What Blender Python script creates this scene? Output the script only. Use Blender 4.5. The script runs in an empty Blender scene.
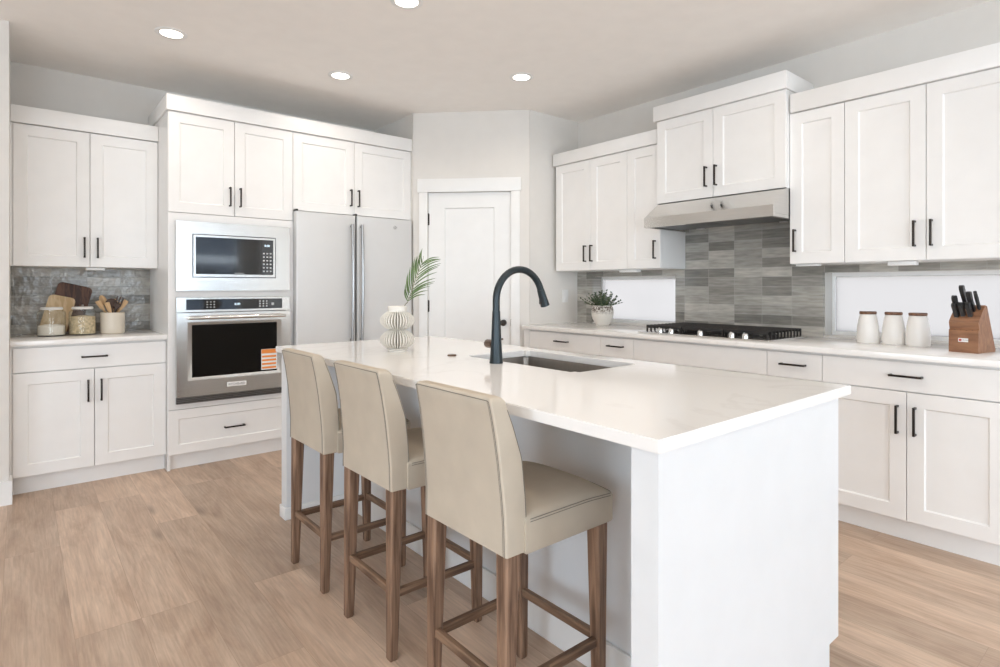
import bpy, bmesh, math, random
from mathutils import Vector, Matrix
PI = math.pi
scene = bpy.context.scene
C = scene.collection

# ------------------------------------------------------------------ camera, world, exposure
CAM_H, FPX, VPX = 1.23, 576.3, 692.0
YAW = math.atan2(VPX, FPX)                 # forward direction measured from +X
cam_d = bpy.data.cameras.new('camera'); cam = bpy.data.objects.new('camera', cam_d); C.objects.link(cam)
cam_d.sensor_fit = 'HORIZONTAL'; cam_d.sensor_width = 36.0
cam_d.lens = FPX * 36.0 / 1000.0
cam_d.shift_y = -(333.5 - 287.5) / 1000.0
cam_d.clip_start = 0.02; cam_d.clip_end = 200
cam.location = (0, 0, CAM_H)
cam.rotation_euler = (PI / 2, 0, YAW - PI / 2)
scene.camera = cam
scene.view_settings.view_transform = 'Standard'
scene.view_settings.look = 'None'
scene.view_settings.gamma = 1.0
scene.view_settings.use_curve_mapping = False
scene.view_settings.exposure = -0.14
scene.cycles.use_denoising = True
scene.cycles.max_bounces = 12
scene.cycles.diffuse_bounces = 8
scene.cycles.glossy_bounces = 5
scene.cycles.transmission_bounces = 8
scene.cycles.transparent_max_bounces = 12
scene.cycles.caustics_reflective = False
scene.cycles.caustics_refractive = False
scene.cycles.sample_clamp_indirect = 6.0

w = bpy.data.worlds.new('sky'); scene.world = w; w.use_nodes = True
nt = w.node_tree; nt.nodes.clear()
bg = nt.nodes.new('ShaderNodeBackground'); wo = nt.nodes.new('ShaderNodeOutputWorld')
tc = nt.nodes.new('ShaderNodeTexCoord'); sp = nt.nodes.new('ShaderNodeSeparateXYZ'); rp = nt.nodes.new('ShaderNodeValToRGB')
nt.links.new(tc.outputs['Generated'], sp.inputs[0]); nt.links.new(sp.outputs['Z'], rp.inputs[0])
rp.color_ramp.elements[0].position = 0.0; rp.color_ramp.elements[0].color = (0.91, 1.0, 1.12, 1)
rp.color_ramp.elements[1].position = 0.5; rp.color_ramp.elements[1].color = (0.77, 0.90, 1.07, 1)
nt.links.new(rp.outputs[0], bg.inputs[0]); bg.inputs[1].default_value = 9.5
nt.links.new(bg.outputs[0], wo.inputs[0])

def portal(name, loc, rot, sx, sy):
    l = bpy.data.lights.new(name, 'AREA'); l.shape = 'RECTANGLE'; l.size = sx; l.size_y = sy
    l.cycles.is_portal = True
    o = bpy.data.objects.new(name, l); C.objects.link(o); o.location = loc; o.rotation_euler = rot
RX0, RX1, RY0, RY1, CEIL = -4.0, 3.93, -4.2, 5.05, 2.74
# window openings: south wall x-ranges / west wall y-ranges / east wall y-ranges
SOUTH = [(-3.3, -1.0), (0.7, 3.6)]; SZ = (0.12, 2.45)
WEST = [(-3.2, -1.6), (-0.4, 1.4)]; WZ = (0.12, 2.45)
EAST1, EAST2, EZ = (2.572, 3.428), (-0.30, 1.50), (0.925, 1.325)
for a, b in SOUTH: portal('daylight_portal', ((a + b) / 2, RY0 - 0.02, sum(SZ) / 2), (PI / 2, 0, 0), b - a, SZ[1] - SZ[0])
for a, b in WEST: portal('daylight_portal', (RX0 - 0.02, (a + b) / 2, sum(WZ) / 2), (PI / 2, 0, -PI / 2), b - a, WZ[1] - WZ[0])

# ------------------------------------------------------------------ materials
def new_mat(name):
    m = bpy.data.materials.new(name); m.use_nodes = True
    return m, m.node_tree, m.node_tree.nodes['Principled BSDF']
def N(t, k, **kw):
    n = t.nodes.new(k)
    for a, v in kw.items():
        if hasattr(n, a): setattr(n, a, v)
        else: n.inputs[a].default_value = v
    return n
def simple(name, col, rough=0.5, metal=0.0, noise=0.0, nscale=8.0, bump=0.0, bscale=60.0, stretch=None, coat=0.0, spec=None):
    m, t, b = new_mat(name)
    b.inputs['Base Color'].default_value = (*col, 1); b.inputs['Roughness'].default_value = rough; b.inputs['Metallic'].default_value = metal
    if coat: b.inputs['Coat Weight'].default_value = coat; b.inputs['Coat Roughness'].default_value = 0.1
    if spec is not None: b.inputs['Specular IOR Level'].default_value = spec
    tc = N(t, 'ShaderNodeTexCoord'); mp = N(t, 'ShaderNodeMapping'); t.links.new(tc.outputs['Object'], mp.inputs[0])
    if stretch: mp.inputs['Scale'].default_value = stretch
    nz = N(t, 'ShaderNodeTexNoise'); nz.inputs['Scale'].default_value = nscale; nz.inputs['Detail'].default_value = 4
    t.links.new(mp.outputs[0], nz.inputs[0])
    cr = N(t, 'ShaderNodeValToRGB')
    k = noise if noise else 0.015
    cr.color_ramp.elements[0].position = 0.3; cr.color_ramp.elements[1].position = 0.7
    cr.color_ramp.elements[0].color = (*[max(0, c * (1 - k)) for c in col], 1)
    cr.color_ramp.elements[1].color = (*[min(1, c * (1 + k)) for c in col], 1)
    t.links.new(nz.outputs[0], cr.inputs[0]); t.links.new(cr.outputs[0], b.inputs['Base Color'])
    if bump:
        n2 = N(t, 'ShaderNodeTexNoise'); n2.inputs['Scale'].default_value = bscale; n2.inputs['Detail'].default_value = 3
        t.links.new(mp.outputs[0], n2.inputs[0])
        bp = N(t, 'ShaderNodeBump'); bp.inputs['Strength'].default_value = bump; bp.inputs['Distance'].default_value = 0.01
        t.links.new(n2.outputs[0], bp.inputs['Height']); t.links.new(bp.outputs[0], b.inputs['Normal'])
    return m

M = {}
M['cabinet'] = simple('cabinet_paint', (0.82, 0.81, 0.795), 0.38)
M['wall'] = simple('wall_paint', (0.70, 0.675, 0.64), 0.7, bump=0.03, bscale=220)
M['ceiling'] = simple('ceiling_paint', (0.90, 0.875, 0.845), 0.85, bump=0.04, bscale=160)
M['trim'] = simple('trim_paint', (0.80, 0.80, 0.79), 0.4)
M['island'] = simple('island_paint', (0.735, 0.75, 0.765), 0.4)
M['bronze'] = simple('dark_bronze', (0.035, 0.028, 0.024), 0.35, 0.7)
M['steel'] = simple('brushed_steel', (0.68, 0.665, 0.64), 0.21, 1.0, noise=0.04, nscale=4, bump=0.012, bscale=30, stretch=(1, 1, 60))
M['steel_dark'] = simple('dark_steel', (0.28, 0.27, 0.265), 0.3, 1.0, noise=0.06)
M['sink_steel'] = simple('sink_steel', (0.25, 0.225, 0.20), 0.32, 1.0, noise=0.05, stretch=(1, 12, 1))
M['fridge'] = simple('fridge_steel', (0.66, 0.66, 0.655), 0.42, 0.15, noise=0.01)
M['handle_steel'] = simple('handle_steel', (0.40, 0.40, 0.40), 0.28, 1.0)
M['black_glass'] = simple('black_glass', (0.010, 0.010, 0.011), 0.05, coat=0.6)
M['oven_glass'] = simple('oven_glass', (0.006, 0.005, 0.004), 0.12, spec=0.18)
M['black'] = simple('black_plastic', (0.018, 0.018, 0.019), 0.35)
M['iron'] = simple('cast_iron', (0.020, 0.018, 0.017), 0.5, 0.2, bump=0.1, bscale=200)
M['faucet'] = simple('faucet_black', (0.030, 0.040, 0.045), 0.32, 0.55)
M['faucet_bronze'] = simple('faucet_bronze', (0.16, 0.11, 0.085), 0.3, 0.9)
M['white_ceramic'] = simple('white_ceramic', (0.80, 0.78, 0.75), 0.35)
M['vase'] = simple('vase_ceramic', (0.76, 0.73, 0.67), 0.7, bump=0.05)
M['crock'] = simple('crock_glaze', (0.66, 0.59, 0.49), 0.35, noise=0.04)
M['white_plastic'] = simple('white_plastic', (0.80, 0.80, 0.79), 0.4)
M['lettering'] = simple('grey_lettering', (0.55, 0.56, 0.56), 0.5)
M['lettering_dark'] = simple('dark_lettering', (0.10, 0.10, 0.10), 0.5)
M['red_mark'] = simple('red_ink', (0.5, 0.06, 0.05), 0.5)
M['orange'] = simple('orange_ink', (0.82, 0.27, 0.05), 0.5)
M['leaf'] = simple('palm_leaf', (0.095, 0.155, 0.045), 0.5, noise=0.35, nscale=14)
M['leaf2'] = simple('plant_leaf', (0.060, 0.095, 0.050), 0.6, noise=0.5, nscale=30)
M['stem'] = simple('stem', (0.14, 0.14, 0.05), 0.6)
M['flour'] = simple('flour', (0.80, 0.75, 0.66), 0.9, bump=0.2)
M['pasta'] = simple('grain_mix', (0.60, 0.48, 0.30), 0.8, noise=0.35, nscale=60, bump=0.6, bscale=120)
M['fabric'] = simple('stool_fabric', (0.50, 0.435, 0.35), 0.85, noise=0.055, nscale=9, bump=0.06, bscale=500)
M['piping'] = simple('seam_piping', (0.17, 0.155, 0.135), 0.8)
M['spatula'] = simple('dark_utensil_wood', (0.055, 0.030, 0.020), 0.6, noise=0.2, stretch=(1, 1, 0.2))
M['hood_mesh'] = simple('hood_filter', (0.20, 0.20, 0.20), 0.4, 0.9, noise=0.3, nscale=90)
M['siding'] = simple('neighbour_siding', (0.11, 0.13, 0.16), 0.7, noise=0.1, stretch=(0.1, 0.1, 6))

def wood(name, dark, light, grain=(30, 30, 1.6), rough=0.5, scale=2.2, bump=0.1):
    m, t, b = new_mat(name); b.inputs['Roughness'].default_value = rough
    tc = N(t, 'ShaderNodeTexCoord'); mp = N(t, 'ShaderNodeMapping'); mp.inputs['Scale'].default_value = grain
    t.links.new(tc.outputs['Object'], mp.inputs[0])
    nz = N(t, 'ShaderNodeTexNoise'); nz.inputs['Scale'].default_value = scale; nz.inputs['Detail'].default_value = 7; nz.inputs['Distortion'].default_value = 0.8
    t.links.new(mp.outputs[0], nz.inputs[0])
    cr = N(t, 'ShaderNodeValToRGB'); cr.color_ramp.elements[0].position = 0.36; cr.color_ramp.elements[1].position = 0.64
    cr.color_ramp.elements[0].color = (*dark, 1); cr.color_ramp.elements[1].color = (*light, 1)
    t.links.new(nz.outputs[0], cr.inputs[0]); t.links.new(cr.outputs[0], b.inputs['Base Color'])
    bp = N(t, 'ShaderNodeBump'); bp.inputs['Strength'].default_value = bump; bp.inputs['Distance'].default_value = 0.004
    t.links.new(nz.outputs[0], bp.inputs['Height']); t.links.new(bp.outputs[0], b.inputs['Normal'])
    return m
M['leg_wood'] = wood('stool_leg_wood', (0.105, 0.056, 0.034), (0.30, 0.185, 0.12), rough=0.55)
M['rail_y'] = wood('stool_rail_wood', (0.095, 0.052, 0.032), (0.26, 0.16, 0.10), grain=(30, 1.6, 30), rough=0.55)
M['rail_x'] = wood('stool_side_rail_wood', (0.095, 0.052, 0.032), (0.26, 0.16, 0.10), grain=(1.6, 30, 30), rough=0.55)
M['walnut'] = wood('walnut_board', (0.050, 0.020, 0.012), (0.15, 0.065, 0.035), grain=(22, 22, 1.2))
M['maple'] = wood('maple_board', (0.55, 0.38, 0.20), (0.72, 0.55, 0.34), grain=(22, 22, 1.2), bump=0.03)
M['spoon'] = wood('pale_spoon_wood', (0.46, 0.28, 0.13), (0.62, 0.42, 0.22), grain=(20, 20, 2), bump=0.03)
M['block'] = wood('knife_block_wood', (0.19, 0.085, 0.042), (0.30, 0.145, 0.075), grain=(3, 30, 12), bump=0.03)
M['lid_wood'] = wood('canister_lid_wood', (0.10, 0.045, 0.025), (0.20, 0.10, 0.055), grain=(10, 30, 30), bump=0.03)

def glass_mat(name, col, rough, ior=1.45, alpha=1.0):
    m, t, b = new_mat(name)
    b.inputs['Base Color'].default_value = (*col, 1); b.inputs['Roughness'].default_value = rough
    b.inputs['Transmission Weight'].default_value = 1.0; b.inputs['IOR'].default_value = ior
    return m
# jar glass: thin clear walls, mostly see-through with a sharp reflection
def thin_glass(name, tint=(0.985, 0.99, 0.985)):
    m, t, b = new_mat(name)
    t.nodes.remove(b); out = t.nodes['Material Output']
    tr = N(t, 'ShaderNodeBsdfTransparent'); tr.inputs[0].default_value = (*tint, 1)
    gl = N(t, 'ShaderNodeBsdfGlossy'); gl.inputs['Roughness'].default_value = 0.03
    lw = N(t, 'ShaderNodeLayerWeight'); fr = N(t, 'ShaderNodeMath', operation='POWER'); fr.inputs[1].default_value = 4.0
    t.links.new(lw.outputs['Facing'], fr.inputs[0])
    f2 = N(t, 'ShaderNodeMath', operation='MULTIPLY_ADD'); f2.inputs[1].default_value = 0.5; f2.inputs[2].default_value = 0.035; t.links.new(fr.outputs[0], f2.inputs[0])
    mx = N(t, 'ShaderNodeMixShader')
    t.links.new(f2.outputs[0], mx.inputs[0]); t.links.new(tr.outputs[0], mx.inputs[1]); t.links.new(gl.outputs[0], mx.inputs[2])
    t.links.new(mx.outputs[0], out.inputs[0])
    return m
M['jar_glass'] = thin_glass('jar_glass'); M['window_glass'] = thin_glass('window_glass', (0.93, 0.95, 0.95))
def frosted(name):
    m, t, b = new_mat(name); t.nodes.remove(b); out = t.nodes['Material Output']
    tl = N(t, 'ShaderNodeBsdfTranslucent'); tl.inputs[0].default_value = (0.345, 0.325, 0.308, 1)
    gl = N(t, 'ShaderNodeBsdfGlossy'); gl.inputs['Roughness'].default_value = 0.15
    mx = N(t, 'ShaderNodeMixShader'); mx.inputs[0].default_value = 0.05
    t.links.new(tl.outputs[0], mx.inputs[1]); t.links.new(gl.outputs[0], mx.inputs[2]); t.links.new(mx.outputs[0], out.inputs[0])
    return m
M['frosted'] = frosted('frosted_glass')
def emit(name, col, s):
    m, t, b = new_mat(name); b.inputs['Base Color'].default_value = (*col, 1)
    b.inputs['Emission Color'].default_value = (*col, 1); b.inputs['Emission Strength'].default_value = s
    return m
M['lamp'] = emit('lamp_diffuser', (1.0, 0.93, 0.82), 9.0)
M['digits'] = emit('display_digits', (0.75, 0.9, 1.0), 0.8)

def quartz():
    m, t, b = new_mat('white_quartz'); b.inputs['Roughness'].default_value = 0.10
    tc = N(t, 'ShaderNodeTexCoord')
    n1 = N(t, 'ShaderNodeTexNoise'); n1.inputs['Scale'].default_value = 1.3; n1.inputs['Detail'].default_value = 6; n1.inputs['Distortion'].default_value = 1.6
    t.links.new(tc.outputs['Object'], n1.inputs[0])
    a = N(t, 'ShaderNodeMath', operation='SUBTRACT'); a.inputs[1].default_value = 0.5; t.links.new(n1.outputs[0], a.inputs[0])
    c = N(t, 'ShaderNodeMath', operation='ABSOLUTE'); t.links.new(a.outputs[0], c.inputs[0])
    cr = N(t, 'ShaderNodeValToRGB'); cr.color_ramp.elements[0].position = 0.0; cr.color_ramp.elements[1].position = 0.022
    cr.color_ramp.elements[0].color = (0.80, 0.78, 0.76, 1); cr.color_ramp.elements[1].color = (0.845, 0.83, 0.81, 1)
    t.links.new(c.outputs[0], cr.inputs[0]); t.links.new(cr.outputs[0], b.inputs['Base Color'])
    return m
M['quartz'] = quartz()

def tile_mat(name, axis):
    m, t, b = new_mat(name); b.inputs['Roughness'].default_value = 0.16
    tc = N(t, 'ShaderNodeTexCoord'); s = N(t, 'ShaderNodeSeparateXYZ'); cb = N(t, 'ShaderNodeCombineXYZ')
    t.links.new(tc.outputs['Object'], s.inputs[0])
    ax = N(t, 'ShaderNodeMath', operation='ADD'); ax.inputs[1].default_value = 10.0 - (0.167 if axis == 'X' else 0.092)
    az = N(t, 'ShaderNodeMath', operation='ADD'); az.inputs[1].default_value = 0.065 * 40 - 0.914
    t.links.new(s.outputs[axis], ax.inputs[0]); t.links.new(s.outputs['Z'], az.inputs[0])
    t.links.new(ax.outputs[0], cb.inputs['X']); t.links.new(az.outputs[0], cb.inputs['Y'])
    br = N(t, 'ShaderNodeTexBrick'); br.offset = 0.0; br.squash = 1.0
    br.inputs['Scale'].default_value = 1.0; br.inputs['Brick Width'].default_value = 0.2; br.inputs['Row Height'].default_value = 0.065
    br.inputs['Mortar Size'].default_value = 0.0012; br.inputs['Mortar Smooth'].default_value = 0.2; br.inputs['Bias'].default_value = 0.0
    br.inputs['Color1'].default_value = (0, 0, 0, 1); br.inputs['Color2'].default_value = (1, 1, 1, 1); br.inputs['Mortar'].default_value = (0.6, 0.6, 0.6, 1)
    t.links.new(cb.outputs[0], br.inputs['Vector'])
    cr = N(t, 'ShaderNodeValToRGB')
    cr.color_ramp.elements[0].color = (0.20, 0.19, 0.17, 1); cr.color_ramp.elements[1].color = (0.50, 0.475, 0.43, 1)
    e = cr.color_ramp.elements.new(0.5); e.color = (0.36, 0.345, 0.31, 1)
    t.links.new(br.outputs['Color'], cr.inputs[0])
    mp = N(t, 'ShaderNodeMapping'); mp.inputs['Scale'].default_value = (6, 40, 1); t.links.new(cb.outputs[0], mp.inputs[0])
    nz = N(t, 'ShaderNodeTexNoise'); nz.inputs['Scale'].default_value = 1.5; nz.inputs['Detail'].default_value = 6; t.links.new(mp.outputs[0], nz.inputs[0])
    mr = N(t, 'ShaderNodeMapRange'); mr.inputs['From Min'].default_value = 0.3; mr.inputs['From Max'].default_value = 0.7; mr.inputs['To Min'].default_value = 0.78; mr.inputs['To Max'].default_value = 1.22
    t.links.new(nz.outputs[0], mr.inputs[0])
    mu = N(t, 'ShaderNodeVectorMath', operation='MULTIPLY'); t.links.new(cr.outputs[0], mu.inputs[0]); t.links.new(mr.outputs[0], mu.inputs[1])
    mx = N(t, 'ShaderNodeMix', data_type='RGBA'); t.links.new(br.outputs['Fac'], mx.inputs[0]); t.links.new(mu.outputs[0], mx.inputs[6]); mx.inputs[7].default_value = (0.42, 0.41, 0.38, 1)
    t.links.new(mx.outputs[2], b.inputs['Base Color'])
    wv = N(t, 'ShaderNodeTexNoise'); wv.inputs['Scale'].default_value = 17 if axis == 'X' else 9; wv.inputs['Detail'].default_value = 2; t.links.new(tc.outputs['Object'], wv.inputs[0])
    inv = N(t, 'ShaderNodeMath', operation='MULTIPLY_ADD'); inv.inputs[1].default_value = -0.25; t.links.new(br.outputs['Fac'], inv.inputs[0]); t.links.new(wv.outputs[0], inv.inputs[2])
    bp = N(t, 'ShaderNodeBump'); bp.inputs['Strength'].default_value = 0.55 if axis == 'X' else 0.18; bp.inputs['Distance'].default_value = 0.012
    t.links.new(inv.outputs[0], bp.inputs['Height']); t.links.new(bp.outputs[0], b.inputs['Normal'])
    return m
M['tile_x'] = tile_mat('grey_glazed_tile_north', 'X'); M['tile_y'] = tile_mat('grey_glazed_tile_east', 'Y')

def floor_mat():
    m, t, b = new_mat('oak_planks'); b.inputs['Roughness'].default_value = 0.42
    tc = N(t, 'ShaderNodeTexCoord'); s = N(t, 'ShaderNodeSeparateXYZ'); cb = N(t, 'ShaderNodeCombineXYZ')
    t.links.new(tc.outputs['Object'], s.inputs[0])
    ax = N(t, 'ShaderNodeMath', operation='ADD'); ax.inputs[1].default_value = 20.0 - 0.147
    ay = N(t, 'ShaderNodeMath', operation='ADD'); ay.inputs[1].default_value = 30.5
    t.links.new(s.outputs['X'], ax.inputs[0]); t.links.new(s.outputs['Y'], ay.inputs[0])
    t.links.new(ay.outputs[0], cb.inputs['X']); t.links.new(ax.outputs[0], cb.inputs['Y'])
    br = N(t, 'ShaderNodeTexBrick'); br.offset = 0.37; br.offset_frequency = 3; br.squash = 1.0
    br.inputs['Scale'].default_value = 1.0; br.inputs['Brick Width'].default_value = 1.5; br.inputs['Row Height'].default_value = 0.2
    br.inputs['Mortar Size'].default_value = 0.0007; br.inputs['Mortar Smooth'].default_value = 0.3; br.inputs['Bias'].default_value = 0.0
    br.inputs['Color1'].default_value = (0, 0, 0, 1); br.inputs['Color2'].default_value = (1, 1, 1, 1); br.inputs['Mortar'].default_value = (0.5, 0.5, 0.5, 1)
    t.links.new(cb.outputs[0], br.inputs['Vector'])
    # every plank gets its own grain: shift the coordinates by the plank's random value
    sc = N(t, 'ShaderNodeVectorMath', operation='SCALE'); sc.inputs[3].default_value = 37.0; t.links.new(br.outputs['Color'], sc.inputs[0])
    ad = N(t, 'ShaderNodeVectorMath', operation='ADD'); t.links.new(cb.outputs[0], ad.inputs[0]); t.links.new(sc.outputs[0], ad.inputs[1])
    mp = N(t, 'ShaderNodeMapping'); mp.inputs['Scale'].default_value = (1.1, 5.5, 1.0); t.links.new(ad.outputs[0], mp.inputs[0])
    n1 = N(t, 'ShaderNodeTexNoise'); n1.inputs['Scale'].default_value = 1.5; n1.inputs['Detail'].default_value = 8; n1.inputs['Roughness'].default_value = 0.62; n1.inputs['Distortion'].default_value = 1.0; t.links.new(mp.outputs[0], n1.inputs[0])
    mp2 = N(t, 'ShaderNodeMapping'); mp2.inputs['Scale'].default_value = (5.0, 90.0, 1.0); t.links.new(ad.outputs[0], mp2.inputs[0])
    n2 = N(t, 'ShaderNodeTexNoise'); n2.inputs['Scale'].default_value = 1.2; n2.inputs['Detail'].default_value = 4; n2.inputs['Distortion'].default_value = 0.5; t.links.new(mp2.outputs[0], n2.inputs[0])
    cr = N(t, 'ShaderNodeValToRGB'); cr.color_ramp.elements[0].position = 0.30; cr.color_ramp.elements[1].position = 0.70
    cr.color_ramp.elements[0].color = (0.41, 0.283, 0.200, 1); cr.color_ramp.elements[1].color = (0.61, 0.465, 0.355, 1)
    t.links.new(n1.outputs[0], cr.inputs[0])
    mr = N(t, 'ShaderNodeMapRange'); mr.inputs['From Min'].default_value = 0.3; mr.inputs['From Max'].default_value = 0.7; mr.inputs['To Min'].default_value = 0.86; mr.inputs['To Max'].default_value = 1.10
    t.links.new(n2.outputs[0], mr.inputs[0])
    pr = N(t, 'ShaderNodeMapRange'); pr.inputs['To Min'].default_value = 0.84; pr.inputs['To Max'].default_value = 1.14; t.links.new(br.outputs['Color'], pr.inputs[0])
    m1 = N(t, 'ShaderNodeVectorMath', operation='MULTIPLY'); t.links.new(cr.outputs[0], m1.inputs[0]); t.links.new(mr.outputs[0], m1.inputs[1])
    m2 = N(t, 'ShaderNodeVectorMath', operation='MULTIPLY'); t.links.new(m1.outputs[0], m2.inputs[0]); t.links.new(pr.outputs[0], m2.inputs[1])
    # knots
    mk = N(t, 'ShaderNodeMapping'); mk.inputs['Scale'].default_value = (1.1, 3.2, 1.0); t.links.new(ad.outputs[0], mk.inputs[0])
    vo = N(t, 'ShaderNodeTexVoronoi'); vo.inputs['Scale'].default_value = 1.2; t.links.new(mk.outputs[0], vo.inputs['Vector'])
    kr = N(t, 'ShaderNodeMapRange'); kr.inputs['From Min'].default_value = 0.02; kr.inputs['From Max'].default_value = 0.15; kr.inputs['To Min'].default_value = 0.62; kr.inputs['To Max'].default_value = 1.0
    t.links.new(vo.outputs['Distance'], kr.inputs[0])
    m3 = N(t, 'ShaderNodeVectorMath', operation='MULTIPLY'); t.links.new(m2.outputs[0], m3.inputs[0]); t.links.new(kr.outputs[0], m3.inputs[1])
    mx = N(t, 'ShaderNodeMix', data_type='RGBA'); t.links.new(br.outputs['Fac'], mx.inputs[0]); t.links.new(m3.outputs[0], mx.inputs[6]); mx.inputs[7].default_value = (0.34, 0.24, 0.17, 1)
    t.links.new(mx.outputs[2], b.inputs['Base Color'])
    bp = N(t, 'ShaderNodeBump'); bp.inputs['Strength'].default_value = 0.08; bp.inputs['Distance'].default_value = 0.004
    t.links.new(n2.outputs[0], bp.inputs['Height']); t.links.new(bp.outputs[0], b.inputs['Normal'])
    return m
M['floor'] = floor_mat()

def pot_mat():
    m, t, b = new_mat('speckled_pot'); b.inputs['Roughness'].default_value = 0.75
    tc = N(t, 'ShaderNodeTexCoord'); s = N(t, 'ShaderNodeSeparateXYZ'); t.links.new(tc.outputs['Object'], s.inputs[0])
    mp = N(t, 'ShaderNodeMapping'); mp.inputs['Scale'].default_value = (34, 34, 60); t.links.new(tc.outputs['Object'], mp.inputs[0])
    nz = N(t, 'ShaderNodeTexNoise'); nz.inputs['Scale'].default_value = 1.6; nz.inputs['Detail'].default_value = 3; nz.inputs['Distortion'].default_value = 1.0; t.links.new(mp.outputs[0], nz.inputs[0])
    band = N(t, 'ShaderNodeValToRGB'); band.color_ramp.elements[0].position = 0.088; band.color_ramp.elements[0].color = (0, 0, 0, 1)
    band.color_ramp.elements[1].position = 0.130; band.color_ramp.elements[1].color = (1, 1, 1, 1)
    e = band.color_ramp.elements.new(0.158); e.color = (1, 1, 1, 1); e = band.color_ramp.elements.new(0.166); e.color = (0, 0, 0, 1)
    t.links.new(s.outputs['Z'], band.inputs[0])
    th = N(t, 'ShaderNodeMath', operation='GREATER_THAN'); th.inputs[1].default_value = 0.47; t.links.new(nz.outputs[0], th.inputs[0])
    mu = N(t, 'ShaderNodeMath', operation='MULTIPLY'); t.links.new(th.outputs[0], mu.inputs[0]); t.links.new(band.outputs[0], mu.inputs[1])
    mx = N(t, 'ShaderNodeMix', data_type='RGBA'); t.links.new(mu.outputs[0], mx.inputs[0]); mx.inputs[6].default_value = (0.68, 0.65, 0.60, 1); mx.inputs[7].default_value = (0.14, 0.11, 0.09, 1)
    t.links.new(mx.outputs[2], b.inputs['Base Color'])
    bp = N(t, 'ShaderNodeBump'); bp.inputs['Strength'].default_value = 0.3; bp.inputs['Distance'].default_value = 0.006
    t.links.new(nz.outputs[0], bp.inputs['Height']); t.links.new(bp.outputs[0], b.inputs['Normal'])
    return m
M['pot'] = pot_mat()

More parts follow.
